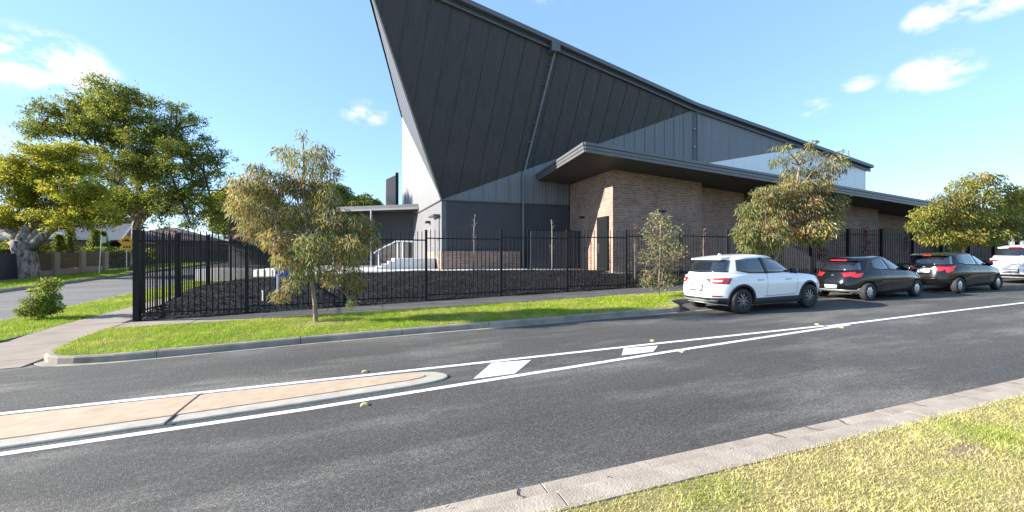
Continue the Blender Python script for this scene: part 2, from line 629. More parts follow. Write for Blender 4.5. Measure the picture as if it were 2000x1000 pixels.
def kerb_segments(line, parent, width, h0, h1, seglen, m, name='kerb_stone', bev=.025, gap=.012, lows=None, side=1):
    """upright kerb built of lengths; line runs along the road face, width goes to its left"""
    pts = resample(line, .35)
    cum = [0]
    for a, b in zip(pts, pts[1:]):
        cum.append(cum[-1] + (Vector(b) - Vector(a)).length)

    def at(s):
        for i in range(len(pts) - 1):
            if s <= cum[i + 1] + 1e-6:
                t = (s - cum[i]) / max(cum[i + 1] - cum[i], 1e-6)
                p = Vector(pts[i]).lerp(Vector(pts[i + 1]), t)
                d = (Vector(pts[i + 1]) - Vector(pts[i])).normalized()
                return p, d
        return Vector(pts[-1]), (Vector(pts[-1]) - Vector(pts[-2])).normalized()
    s = 0.0
    tot = cum[-1]
    while s < tot - .05:
        e = min(s + seglen * random.uniform(.85, 1.15), tot)
        n = max(2, int((e - s) / .3) + 1)
        V, F = [], []
        dz = random.uniform(-.004, .004)
        for k in range(n):
            q = s + gap / 2 + (e - s - gap) * k / (n - 1)
            p, d = at(q)
            nn = Vector((-d.y, d.x)) * side
            hh = h1 * (lows(q) if lows else 1.0) + dz
            prof = [(0, -h0), (.01, hh - bev), (.012 + bev, hh), (width, hh), (width, -h0)]
            for w, z in prof:
                r = p + nn * w
                V.append((r.x, r.y, zf(p.x, p.y) + z))
        m5 = 5
        for k in range(n - 1):
            for j in range(m5 - 1):
                a = k * m5 + j
                f = (a, a + m5, a + m5 + 1, a + 1)
                F.append(f if side > 0 else f[::-1])
        F.append(tuple(range(m5)))
        F.append(tuple((n - 1) * m5 + j for j in range(m5 - 1, -1, -1)))
        obj(name, V, F, m, parent)
        s = e


kerb = obj('kerb', [(x, y, zf(x, y, -.05)) for x, y in offset_line(KERB, .02)] + [(x, y, zf(x, y, -.05)) for x, y in offset_line(KERB, .13)],
           [(i, i + 1, len(KERB) + i + 1, len(KERB) + i) for i in range(len(KERB) - 1)], 'joint_dark')
tag(kerb, kind='structure')
low_end = lambda s: min(1, .1 + s / 2.4)
kerb_segments(KERB, kerb, .15, .08, .13, 2.3, 'concrete_kerb', lows=low_end)
gut = obj('gutter', [(x, y, zf(x, y, -.03)) for x, y in KERB[3:12]] + [(x, y, zf(x, y, -.03)) for x, y in offset_line(KERB[3:12], -.14)],
          [(i, 9 + i, 9 + i + 1, i + 1) for i in range(8)], 'joint_dark')
tag(gut, kind='structure')
kerb_segments(offset_line(KERB[3:12], -.15), gut, .15, .05, .008, 2.6, 'concrete_kerb', 'gutter_slab', bev=.004, gap=.01)

# near kerb: sloping channel and kerb top seen from behind
near = sheet('near_kerb', [(-29.9, 2.36), (60, 2.36), (60, 2.84), (-29.9, 2.84)], 'joint_dark', -.02)
tag(near, kind='structure')
x = -6.0
while x < 40:
    e = x + random.choice((1.1, 1.5, 1.9, 2.3, .8))
    if x > 14:
        e = x + 3
    V, F = [], []
    dz = random.uniform(-.006, .006)
    skew = random.uniform(-.05, .05)
    prof = [(2.85, -.05), (2.85, .004), (2.63, .012), (2.595, .085), (2.56, .10), (2.37, .10), (2.365, -.05)]
    for xx in (x + .006, e - .006):
        for y, z in prof:
            x2 = xx + (skew if xx > (x + e) / 2 else 0) * 0
            V.append((x2, y, zf(xx, 2) + z + (dz if z > 0 else 0)))
    n = len(prof)
    F = [(j, j + 1, n + j + 1, n + j) for j in range(n - 1)] + [tuple(range(n - 1, -1, -1)), tuple(range(n, 2 * n))]
    obj('kerb_slab', V, F, 'concrete_gutter', near)
    V2 = []
    for xx in (e - .007, e + .007):
        for y, z in prof:
            V2.append((xx, y, zf(xx, 2) + z - (.005 if z > 0 else 0)))
    obj('joint', V2, F, 'joint_dark', near)
    x = e
# hairline cracks in the channel
for cx in (1.02, 3.5, 3.95, 4.4, 5.6, 6.3, 7.4):
    pts = []
    y = 2.84
    xx = cx
    while y > 2.63:
        pts.append((xx, y))
        y -= random.uniform(.03, .06)
        xx += random.uniform(-.035, .05)
    if len(pts) > 2:
        V, F = [], []
        for i, (px, py) in enumerate(pts):
            w = .006 * (1 - .6 * i / len(pts)) + .002
            zz = zf(px, 2) + .012 + (2.85 - py) / .22 * .008
            V += [(px - w, py, zz), (px + w, py, zz)]
        F = [(2 * i, 2 * i + 2, 2 * i + 3, 2 * i + 1) for i in range(len(pts) - 1)]
        obj('crack', V, F, 'joint_dark', near)

# footpaths
PATHS = {}


def slabs(root, x0, x1, y0, y1, along, length, mname, c, ycurve=None):
    a = x0 if along == 'x' else y0
    end = x1 if along == 'x' else y1
    while a < end - .1:
        b = min(a + length, end)
        d = random.uniform(-.004, .004)
        mb = MB()
        G = .008
        if along == 'x':
            q = [(a + G, y0(a) if callable(y0) else y0), (b - G, y0(b) if callable(y0) else y0), (b - G, y1(b) if callable(y1) else y1), (a + G, y1(a) if callable(y1) else y1)]
        else:
            q = [(x0, a + G), (x1, a + G), (x1, b - G), (x0, b - G)]
        mb.prism(q, lambda X, Y: zf(X, Y, c - .07), lambda X, Y: zf(X, Y, c + d))
        mb.build('paving_slab', mname, root)
        a = b


FENCE = [(-5.62, 12.82), (-3.29, 13.08), (-.8, 13.27), (1.64, 13.43), (4.22, 13.56), (6.8, 13.66), (9.41, 13.75), (14.6, 13.85), (27.6, 13.95), (75, 14.2)]
fy = lambda X: interp(FENCE, X)
path = sheet('footpath', [(-5.6, 11.95), (75, 12.0), (75, 14.15), (27, 13.8), (9.4, 13.6), (1.6, 13.3), (-5.6, 12.8)], 'joint_dark', .06)
tag(path, kind='structure')
slabs(path, -5.72, 60, lambda X: 11.98 + .02 * min(X, 5) / 5, lambda X: fy(X) - .1, 'x', 1.5, 'concrete_path', .135)
spath = sheet('side_footpath', [(-7.15, 9.35), (-5.65, 9.35), (-6.0, 12.0), (-6.0, 100), (-7.15, 100)], 'joint_dark', -.02)
tag(spath, kind='structure')
slabs(spath, -7.2, -5.74, 12.85, 60, 'y', 1.5, 'concrete_path', .13)
# crossing ramp where the footpath runs down to the road
rm = MB()
ry = [(9.2, .012), (9.75, .03), (10.9, .07), (11.9, .115), (12.84, .13)]
for i in range(len(ry) - 1):
    (ya, za), (yb, zb) = ry[i], ry[i + 1]
    xr = lambda Y: -5.62 if Y < 9.8 else (-5.88 if Y < 12.1 else -5.73)
    q = [(-14.0 if yb < 11 else -9.0, ya + .006), (xr(ya), ya + .006), (xr(yb), yb - .006), (-9.0 if yb > 10 else -14., yb - .006)]
    if ya > 10.8:
        q = [(-7.6 if ya < 11.5 else -7.2, ya + .006), (xr(ya), ya + .006), (xr(yb), yb - .006), (-7.2, yb - .006)]
    mb = MB()
    mb.prism(q, lambda X, Y: zf(X, Y, -.05), lambda X, Y: zf(X, Y, interp(ry, Y)))
    mb.build('ramp_slab', 'concrete_path', spath)

# verges (turf under the blades)
NEARG = [(-30, -6), (40, -6), (40, 2.365), (-30, 2.365)]
tag(sheet('near_verge', NEARG, 'turf_dry', .095), kind='structure')
kin = offset_line(KERB, .15)
VERGE = kin + [(75, 12.0), (5, 12.0), (-5.6, 11.98)]
tag(sheet('verge', VERGE, 'turf', .125), kind='structure')
for cx, cy, rr, c0 in ((-1.25, 10.85, .55, .127), (4.47, 1.91, .17, .098)):
    ring = [(cx + rr * 1.5 * random.uniform(.6, 1.1) * math.cos(k * .449), cy + rr * .7 * random.uniform(.6, 1.1) * math.sin(k * .449)) for k in range(14)]
    tag(sheet('soil_patch', ring, 'soil', c0), kind='structure')
SV = [(-9.2, 11.6), (-8.4, 11.15), (-7.6, 10.95), (-7.2, 11.4), (-7.18, 12.5), (-7.18, 90), (-9.2, 90)]
tag(sheet('side_verge', SV, 'turf', .12), kind='structure')
tag(sheet('far_verge', [(-19.8, 12), (-16.2, 12), (-16.2, 110), (-19.8, 110)], 'turf', .13), kind='structure')
sk = obj('side_kerb', [(-9.27, 11.2, zf(-9, 11.2, -.03)), (-9.2, 11.2, zf(-9, 11.2, -.03)), (-9.2, 90, zf(-9, 90, -.03)), (-9.27, 90, zf(-9, 90, -.03))], [(0, 1, 2, 3)], 'joint_dark')
tag(sk, kind='structure')
kerb_segments([(-9.32, 90), (-9.32, 11.6)], sk, .14, .08, .115, 2.6, 'concrete_kerb')
fk = obj('far_kerb', [(-16.25, 12, zf(-16, 12, -.03)), (-16.1, 12, zf(-16, 12, -.03)), (-16.1, 90, zf(-16, 90, -.03)), (-16.25, 90, zf(-16, 90, -.03))], [(0, 1, 2, 3)], 'joint_dark')
tag(fk, kind='structure')
kerb_segments([(-16.1, 12), (-16.1, 90)], fk, .14, .08, .12, 3, 'concrete_kerb')
fp = sheet('far_footpath', [(-21.5, 12), (-19.8, 12), (-19.8, 110), (-21.5, 110)], 'concrete_path', .125)
tag(fp, kind='structure')

# traffic island
isl = thing('traffic_island', (-3, 5.8, zf(-3, 5.8)), 'long flat traffic island with pink concrete infill and pale rounded end, between the white lines', 'traffic island')
lowE = [(-13, 4.98), (-6, 5.08), (-3.34, 5.23), (-2.09, 5.32), (-.7, 5.44), (.5, 5.57), (.78, 5.63)]
upE = [(.52, 6.2), (-2.2, 6.29), (-4.0, 6.32), (-6, 6.36), (-13, 6.4)]
tip = [(.93, 5.70), (1.01, 5.79), (1.02, 5.89), (.96, 6.0), (.86, 6.09), (.71, 6.16)]
rlow = [(-13, 5.22), (-6, 5.32), (-3.49, 5.45), (-2.13, 5.53), (-.7, 5.66), (.45, 5.80)]
rtip = [(.62, 5.84), (.70, 5.90), (.70, 5.97), (.62, 6.04), (.5, 6.08)]
rup = [(-2.05, 6.22), (-4.0, 6.26), (-6, 6.29), (-13, 6.32)]


def clipx(poly, a, b):
    """clip polygon to a<=x<=b"""
    for lim, s in ((a, 1), (b, -1)):
        out = []
        for i in range(len(poly)):
            p, q = poly[i - 1], poly[i]
            ip, iq = (p[0] - lim) * s >= 0, (q[0] - lim) * s >= 0
            if ip != iq:
                t = (lim - p[0]) / (q[0] - p[0])
                out.append((lim, p[1] + t * (q[1] - p[1])))
            if iq:
                out.append(q)
        poly = out
    return poly


def bev_prism(poly, z0, z1, b, name, m, parent):
    """prism with a rounded top edge"""
    cx = sum(p[0] for p in poly) / len(poly)
    cy = sum(p[1] for p in poly) / len(poly)
    n = len(poly)
    ins = offset_poly(poly, b)
    V = [(x, y, zf(x, y, z0)) for x, y in poly] + [(x, y, zf(x, y, z1 - b)) for x, y in poly] + [(x, y, zf(x, y, z1)) for x, y in ins]
    F = []
    for k in (0, 1):
        F += [(k * n + i, k * n + (i + 1) % n, (k + 1) * n + (i + 1) % n, (k + 1) * n + i) for i in range(n)]
    F.append(tuple(range(2 * n, 3 * n)))
    return obj(name, V, F, m, parent)


def offset_poly(poly, d):
    n = len(poly)
    area = sum(poly[i - 1][0] * poly[i][1] - poly[i][0] * poly[i - 1][1] for i in range(n))
    s = 1 if area > 0 else -1
    out = []
    for i in range(n):
        a, p, b = Vector(poly[i - 1]), Vector(poly[i]), Vector(poly[(i + 1) % n])
        t1, t2 = (p - a).normalized(), (b - p).normalized()
        n1, n2 = Vector((-t1.y, t1.x)) * s, Vector((-t2.y, t2.x)) * s
        m = (n1 + n2) / max(1 + n1.dot(n2), .25)
        out.append(tuple(p + m * d))
    return out


border = lowE + tip + upE
infill = rlow + rtip + rup
for a, b in ((-13, -7.2), (-7.19, -2.1), (-2.08, 1.2)):
    bev_prism(clipx(border, a, b), -.03, .022, .012, 'border', 'concrete_pale', isl)
for a, b in ((-13, -7.2), (-7.19, -2.1), (-2.08, .8)):
    bev_prism(clipx(infill, a, b), 0.0, .032, .005, 'infill_panel', 'red_concrete', isl)
mb = MB()
jl = [(-2.075, 5.3), (-2.085, 5.55), (-2.09, 5.9), (-2.08, 6.28)]
for p_, q_ in zip(jl, jl[1:]):
    mb.beam((*p_, zf(*p_, .029)), (*q_, zf(*q_, .029)), .012, .012)
mb.build('joint', 'joint_dark', isl)

# raised pavement markers
spots = [(-.11, 6.57, 'yellow road stud beyond the island, by the far white line'), (-.09, 5.11, 'largest yellow road stud, nearest to the viewer below the island'),
         (5.08, 6.55, 'yellow road stud beyond the small white bar'), (4.99, 5.66, 'yellow road stud below the small white bar'),
         (9.35, 6.42, 'yellow road stud just above where the two white lines meet'), (9.45, 5.98, 'yellow road stud just below where the two white lines meet')]
for i, (x, y, lab) in enumerate(spots):
    t = thing('road_stud', (x, y, zf(x, y)), lab, 'road stud', 'yellow studs along the white lines')
    w = .045
    obj('stud_body', [(-w, -w, 0), (w, -w, 0), (w, w, 0), (-w, w, 0), (-w * .45, -w * .8, .024), (w * .45, -w * .8, .024), (w * .45, w * .8, .024), (-w * .45, w * .8, .024)],
        [(4, 5, 6, 7), (0, 1, 5, 4), (1, 2, 6, 5), (2, 3, 7, 6), (3, 0, 4, 7)], 'stud_yellow', t, local=True)
    obj('lens', [(w * .95, -w * .7, .004), (w * .95, w * .7, .004), (w * .52, w * .62, .0235), (w * .52, -w * .62, .0235)], [(0, 1, 2, 3)], 'stud_lens', t, local=True)

#
# ------------------------------------------------------------------ school hall


def clad(parent, poly, ribdir, normal, pitch, h, sheet_w, m, name='cladding_sheet', seam=0.0, lift=0.0, thick=.0):
    """ribbed metal sheets filling a convex planar polygon, one mesh per sheet"""
    P = [Vector(p) for p in poly]
    n = Vector(normal).normalized()
    d = Vector(ribdir)
    d = (d - n * d.dot(n)).normalized()
    a = d.cross(n).normalized()
    o = P[0]
    Q = [((p - o).dot(a), (p - o).dot(d)) for p in P]
    s0, s1 = min(q[0] for q in Q), max(q[0] for q in Q)

    def span(s):
        ts = []
        for i in range(len(Q)):
            (xa, ya), (xb, yb) = Q[i - 1], Q[i]
            if abs(xb - xa) < 1e-9:
                if abs(xa - s) < 1e-6:
                    ts += [ya, yb]
                continue
            t = (s - xa) / (xb - xa)
            if -1e-7 <= t <= 1 + 1e-7:
                ts.append(ya + t * (yb - ya))
        return (min(ts), max(ts)) if ts else None
    obj('leak_backing', [v - n * .03 for v in P], [tuple(range(len(P)))], 'joint_dark', parent)  # unseen dark backing, added to stop sun leaking through the sheet seams
    k = 0
    made = []
    while s0 + k * sheet_w < s1 - 1e-4:
        a0, a1 = s0 + k * sheet_w, min(s0 + (k + 1) * sheet_w, s1)
        st = [(a0 + 1e-4, seam)]
        if seam:
            st += [(a0 + .03, seam), (a0 + .04, 0)]
        r = a0 + pitch * .5
        while r + pitch * .3 < a1 - .005:
            w = pitch * .14
            st += [(r - w * 1.6, 0), (r - w, h), (r + w, h), (r + w * 1.6, 0)]
            r += pitch
        st.append((a1 - 1e-4, 0))
        st += [(q[0], None) for q in Q if a0 + 1e-3 < q[0] < a1 - 1e-3]
        st.sort(key=lambda t: t[0])
        V, F = [], []
        last = 0
        for s, hh in st:
            if hh is None:
                hh = last
            last = hh
            sp = span(min(max(s, s0 + 1e-5), s1 - 1e-5))
            if sp is None:
                continue
            for t in sp:
                V.append(o + a * s + d * t + n * (hh + lift))
        for i in range(len(V) // 2 - 1):
            F.append((2 * i, 2 * i + 1, 2 * i + 3, 2 * i + 2))
        if F:
            f = F[len(F) // 2]
            nn = (Vector(V[f[1]]) - Vector(V[f[0]])).cross(Vector(V[f[3]]) - Vector(V[f[0]]))
            if nn.dot(n) < 0:
                F = [q[::-1] for q in F]
            made.append(obj(name, V, F, m, parent))
        k += 1
    return made


AL = Vector((3.5, 22, 4.77))
AP = Vector((-.4, 18.7, 14.2))
KN = Vector((20.3, 22, 11.5))
BR = Vector((37.5, 22, 8.68))
DL = Vector((2.46, 36.9, 13.84))
CB = Vector((37.5, 37, 8.6))
hall = thing('hall', (3.5, 22, 1.0), 'tall dark metal clad hall with a pointed outward leaning prow behind the fence', 'building')
# lower rendered walls
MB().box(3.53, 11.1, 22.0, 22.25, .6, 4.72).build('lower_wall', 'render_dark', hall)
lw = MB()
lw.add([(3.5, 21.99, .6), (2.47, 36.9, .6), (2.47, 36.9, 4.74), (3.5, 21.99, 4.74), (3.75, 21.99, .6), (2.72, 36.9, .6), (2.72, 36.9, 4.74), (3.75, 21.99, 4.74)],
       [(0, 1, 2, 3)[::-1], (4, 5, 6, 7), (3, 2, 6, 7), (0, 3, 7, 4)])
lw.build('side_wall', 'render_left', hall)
# flashing between the render and the metal
MB().beam((3.48, 21.965, 4.745), (11.1, 21.965, 4.745), .06, .05).build('flashing', 'fascia_dark', hall)
MB().beam((3.46, 21.97, 4.745), (2.43, 36.9, 4.745), .06, .06).build('flashing', 'fascia_dark', hall)
# metal walls above
clad(hall, [(3.5, 22, 4.77), (20.3, 22, 4.77), KN], (0, 0, 1), (0, -1, 0), .19, .022, .76, 'grey_metal', seam=.02)
clad(hall, [(20.3, 22, 7.80), (30.3, 22, 9.82), KN], (0, 0, 1), (0, -1, 0), .19, .008, .76, 'grey_metal', seam=.006)
clad(hall, [(20.3, 22, 4.77), (37.5, 22, 4.77), BR, (30.3, 22, 9.82), (20.3, 22, 7.80)], (0, 0, 1), (0, -1, 0), .38, .004, 1.14, 'white_metal', seam=.004)
clad(hall, [(3.5, 22, 4.77), (2.46, 36.9, 4.77), DL], (0, 0, 1), (-.997, -.07, 0), .19, .010, .76, 'left_metal', seam=.008)
# leaning faces of the prow
nP = (KN - AL).cross(AP - AL).normalized()
if nP.y > 0:
    nP = -nP
clad(hall, [AL, KN, AP], Vector((.94, -1.8, 6.35)), nP, .125, .02, 1.02, 'prow_metal', 'prow_sheet', seam=.03)
nL = (AP - AL).cross(DL - AL).normalized()
if nL.x > 0:
    nL = -nL
clad(hall, [AL, AP, DL], (0, -.5, 1), nL, 2.0, .004, 2.0, 'prow_side', 'prow_side_sheet', seam=.012)
# corner flashings of the prow
MB().beam(AL + nP * .03, AP + nP * .03, .09, .09).build('corner_flashing', 'fascia_dark', hall)
# roof and back
rf = MB()
up = Vector((0, 0, .35))
rf.add([AP + up, KN + up, DL + up, BR + up, CB + up], [(0, 1, 2), (1, 3, 4, 2)])
rf.build('roof', 'fascia_metal', hall)
bw = MB()
bw.add([(2.5, 36.9, .6), (37.5, 37, .6), CB, DL], [(0, 1, 2, 3)])
bw.add([(37.45, 22.05, .6), (37.45, 37, .6), CB, BR], [(0, 1, 2, 3)])
bw.build('back_wall', 'white_metal', hall)


def fascia(parent, p, q, out, name):
    """eave in three steps: gutter lip, dark recess, lower trim"""
    p, q, out = Vector(p), Vector(q), Vector(out)
    z = Vector((0, 0, 1))
    MB().beam(p + out * .20 + z * .27, q + out * .20 + z * .27, .30, .22).build('gutter', 'fascia_metal', parent)
    MB().beam(p + out * .06 + z * .06, q + out * .06 + z * .06, .12, .21).build('eave_recess', 'fascia_dark', parent)
    MB().beam(p + out * .09 - z * .075, q + out * .09 - z * .075, .11, .055).build('eave_trim', 'fascia_metal', parent)


ev = (KN - AP)
eo = Vector((ev.y, -ev.x, 0)).normalized()
fascia(hall, AP - ev * .004, KN, eo, 'front')
fascia(hall, KN + Vector((.02, 0, 0)), BR + Vector((.4, 0, -.05)), (0, -1, 0), 'right')
eL = (DL - AP)
MB().beam(AP + Vector((-.05, 0, .22)), DL + Vector((-.05, 0, .22)), .10, .44).build('barge_trim', 'black_metal', hall)
MB().beam(BR + Vector((.38, 0, .2)), CB + Vector((.38, 0, .2)), .2, .5).build('end_fascia', 'fascia_metal', hall)
# rainwater head, downpipes
dt = AP + ev * ((9.25 + .4) / 20.7)
MB().box(dt.x - .27, dt.x + .22, dt.y - .42, dt.y + .02, dt.z - .30, dt.z + .18).build('rainwater_head', 'fascia_metal', hall)
db = Vector((8.16, 22, 6.61))
pipe_out = nP * .11
dp = MB().tube([dt + pipe_out - Vector((0, .1, .2)), db + pipe_out + Vector((.06, 0, .1)), Vector((8.12, 21.86, 6.3)), Vector((8.12, 21.86, 1.0))], .055, 8)
dpo = dp.build('downpipe', 'grey_metal', hall)
for k in range(6):
    c = dt.lerp(db, .13 + k * .155) + nP * .06
    MB().box(c.x - .16, c.x + .07, c.y - .04, c.y + .05, c.z - .02, c.z + .02).build('pipe_bracket', 'fascia_metal', dpo)
dp2 = MB().tube([(20.45, 21.84, 11.3), (20.45, 21.84, 6.0)], .065, 8).build('downpipe', 'fascia_metal', hall)
for z in (10.2, 9.0, 7.8):
    MB().box(20.2, 20.52, 21.86, 21.94, z - .02, z + .02).build('pipe_bracket', 'galv', dp2)
# low brick base on the rendered walls
MB().box(3.46, 7.95, 21.86, 22.0, .6, 2.02).build('brick_base', 'brick_x', hall)
MB().add([(3.455, 21.87, .6), (3.2, 25.9, .6), (3.2, 25.9, 2.02), (3.455, 21.87, 2.02), (3.6, 21.87, 2.02), (3.4, 25.9, 2.02)],
         [(0, 3, 2, 1), (3, 4, 5, 2)]).build('brick_base', 'brick_y', hall)


def on_left(s, z, out=0.0):
    """point on the hall's left wall, s metres back from the corner"""
    return Vector((3.5 - .0697 * s - out, 22 + .9976 * s - out * .07, z))


def left_panel(name, s0, s1, z0, z1, out, m, parent):
    V = [on_left(s0, z0, out), on_left(s1, z0, out), on_left(s1, z1, out), on_left(s0, z1, out),
         on_left(s0, z0, 0), on_left(s1, z0, 0), on_left(s1, z1, 0), on_left(s0, z1, 0)]
    return obj(name, V, [(3, 2, 1, 0), (0, 1, 5, 4), (1, 2, 6, 5), (2, 3, 7, 6), (3, 0, 4, 7)], m, parent)


dr = left_panel('side_door', .45, 1.65, 1.65, 3.9, .05, 'left_metal', hall)
left_panel('door_hood', .35, 1.75, 3.92, 4.02, .35, 'fascia_dark', dr)
left_panel('door_handle', .55, .62, 2.6, 2.75, .10, 'galv', dr)
left_panel('wall_lamp', 2.9, 3.25, 3.72, 3.86, .26, 'lamp_dark', hall)
# rooftop plant screen behind the hall
ps = thing('plant_screen', (1.6, 40, 5.2), 'grey rooftop screen box with a dark edge, beside the hall and above the canopy', 'plant screen')
V = [(1.15, 38.6, 5.0), (2.2, 38.2, 5.0), (2.2, 38.2, 9.15), (1.15, 38.6, 8.65), (1.15, 43, 5.0), (2.2, 43, 5.0), (2.2, 43, 9.15), (1.15, 43, 8.65)]
obj('screen_panel', V, [(0, 1, 2, 3), (1, 5, 6, 2), (0, 3, 7, 4), (3, 2, 6, 7), (4, 7, 6, 5)], 'left_metal', ps)
MB().box(1.95, 2.2, 37.9, 38.15, 5.0, 9.2).build('edge_post', 'black_metal', ps)

# ------------------------------------------------------------------ brick wing
wing = thing('brick_wing', (11.14, 17.4, .9), 'brick wing with deep grey eaves and stepped walls, right of the hall', 'building')
SZ = lambda X: 6.16 - .063 * (X - 8.5)      # underside of the eaves


def wallblock(x0, x1, y, yb):
    mb = MB()
    V = [(x0, y, .3), (x1, y, .3), (x1, y, SZ(x1) + .02), (x0, y, SZ(x0) + .02)]
    obj('brick_wall', V, [(0, 1, 2, 3)], 'brick_x', wing)
    for xx, s in ((x0, 1), (x1, -1)):
        V = [(xx, y, .3), (xx, yb, .3), (xx, yb, SZ(xx) + .02), (xx, y, SZ(xx) + .02)]
        obj('brick_return', V, [(0, 1, 2, 3)[::-s]], 'brick_y', wing)
    MB().box(x0 - .012, x1 + .012, y - .015, y + .05, 3.96, 4.20).build('soldier_course', 'soldier_x', wing)
    for zz in (3.945, 4.202):
        MB().box(x0 - .014, x1 + .014, y - .017, y + .05, zz, zz + .014).build('mortar_bed', 'concrete_pale', wing)


blocks = [(11.14, 16.6, 17.4), (16.6, 20.5, 18.25), (20.5, 22.6, 19.2), (22.6, 30.9, 17.4), (30.9, 38.5, 18.25), (38.5, 46, 17.4)]
for x0, x1, y in blocks:
    wallblock(x0, x1, y, 22.0)
MB().box(11.125, 11.2, 17.41, 21.99, 3.96, 4.20).build('soldier_course', 'soldier_y', wing)
for zz in (3.945, 4.202):
    MB().box(11.123, 11.2, 17.42, 21.99, zz, zz + .014).build('mortar_bed', 'concrete_pale', wing)
# eaves: soffit, roof, stepped fascia
x0, x1 = 8.5, 47.0
sof = [(8.5, 15.4), (x1, 15.4), (x1, 21.95), (9.05, 21.95)]
so_ = obj('soffit', [(x, y, SZ(x)) for x, y in sof], [(3, 2, 1, 0)], 'soffit', wing)
obj('roof', [(x, y, SZ(x) + .36) for x, y in sof], [(0, 1, 2, 3)], 'fascia_metal', wing)
for (pa, pb) in (((8.5, 15.4), (x1, 15.4)), ((9.05, 21.95), (8.5, 15.4))):
    a, b = Vector((*pa, SZ(pa[0]))), Vector((*pb, SZ(pb[0])))
    t = (b - a).normalized()
    o_ = Vector((t.y, -t.x, 0)).normalized()
    z = Vector((0, 0, 1))
    MB().beam(a - t * .0 + o_ * .02 + z * .055, b + t * .0 + o_ * .02 + z * .055, .05, .13).build('fascia_board', 'fascia_metal', wing)
    MB().beam(a - t * .03 + o_ * .055 + z * .185, b + t * .03 + o_ * .055 + z * .185, .05, .125).build('fascia_board', 'fascia_metal', wing)
    MB().beam(a - t * .06 + o_ * .09 + z * .325, b + t * .06 + o_ * .09 + z * .325, .06, .12).build('fascia_cap', 'fascia_metal', wing)
# door and lights on the side wall
dd = MB().box(11.04, 11.14, 17.75, 18.75, 1.02, 3.75).build('door_frame', 'black_metal', wing)
MB().box(11.025, 11.05, 17.83, 18.67, 1.06, 3.68).build('door', 'glass_dark', wing)
MB().box(10.99, 11.02, 18.52, 18.56, 1.9, 2.4).build('door_handle', 'galv', wing)


def wedge(name, c, axis, parent):
    x, y, z = c
    if axis == 'y':
        V = [(x - .14, y, z), (x + .24, y, z), (x + .24, y, z + .1), (x - .14, y, z + .1), (x - .14, y - .18, z + .06), (x + .24, y - .18, z + .06), (x + .24, y - .18, z + .1), (x - .14, y - .18, z + .1)]
    else:
        V = [(x, y + .2, z), (x, y - .2, z), (x, y - .2, z + .1), (x, y + .2, z + .1), (x - .18, y + .2, z + .06), (x - .18, y - .2, z + .06), (x - .18, y - .2, z + .1), (x - .18, y + .2, z + .1)]
    return obj(name, V, [(4, 5, 6, 7), (0, 1, 5, 4), (3, 7, 6, 2), (1, 2, 6, 5), (0, 4, 7, 3)], 'lamp_dark', parent)


wedge('wall_lamp', (13.95, 17.4, 3.98), 'y', wing)
wedge('wall_lamp', (11.14, 20.4, 3.85), 'x', wing)

# ------------------------------------------------------------------ courtyard: paving, steps, side gate, low block
mbp = MB()
mbp.prism([(-9, 26), (-1.5, 21.4), (1, 20.2), (9.5, 20.0), (11.1, 20.0), (11.1, 22), (3.4, 22), (2.9, 30), (-9, 36)], .4, 1.04)
tag(mbp.build('courtyard', 'slab_white'), kind='structure')
tag(MB().prism([(9.6, 18.3), (10.5, 17.2), (13.2, 16.9), (13.2, 17.4), (11.15, 17.4), (11.1, 19.9), (9.9, 19.9)], .3, .93).build('path_slab', 'slab_white'), kind='structure')
st = thing('entry_steps', (1.1, 23, 1.04), 'pale concrete landing and steps with white handrails beside the hall', 'steps')
MB().box(1.1, 3.32, 23.0, 26.0, 1.0, 1.62).build('landing', 'slab_white', st)
for k in range(3):
    MB().box(1.09 - .3 * (k + 1), 1.09 - .3 * k, 23.0, 24.6, 1.0, 1.62 - .155 * (k + 1)).build('step', 'slab_white', st)
for y in (23.06, 24.5):
    r = MB().tube([(.05, y, 1.9), (.25, y, 2.05), (1.25, y, 2.58), (2.5, y, 2.58)], .026, 8).build('handrail', 'white_paint', st)
    for x, za, zb in ((.3, 1.04, 2.06), (1.28, 1.62, 2.57), (1.55, 1.62, 2.57)):
        MB().tube([(x, y, za), (x, y, zb)], .022, 6).build('rail_post', 'white_paint', st)
# dark steel side gate
sg = thing('side_gate', (8.2, 20.6, 1.04), 'dark ribbed steel side gate across the gap before the brick wing', 'gate')
clad(sg, [(8.0, 20.6, 1.10), (11.08, 20.6, 1.10), (11.08, 20.6, 3.1), (8.0, 20.6, 3.1)], (0, 0, 1), (0, -1, 0), .2, .03, .78, 'gate_steel', 'steel_sheet')
for x in (7.97, 9.5, 11.06):
    MB().box(x - .03, x + .03, 20.61, 20.67, 1.04, 3.16).build('post', 'black_metal', sg)
MB().box(7.95, 11.1, 20.62, 20.66, 3.1, 3.15).build('rail', 'black_metal', sg)
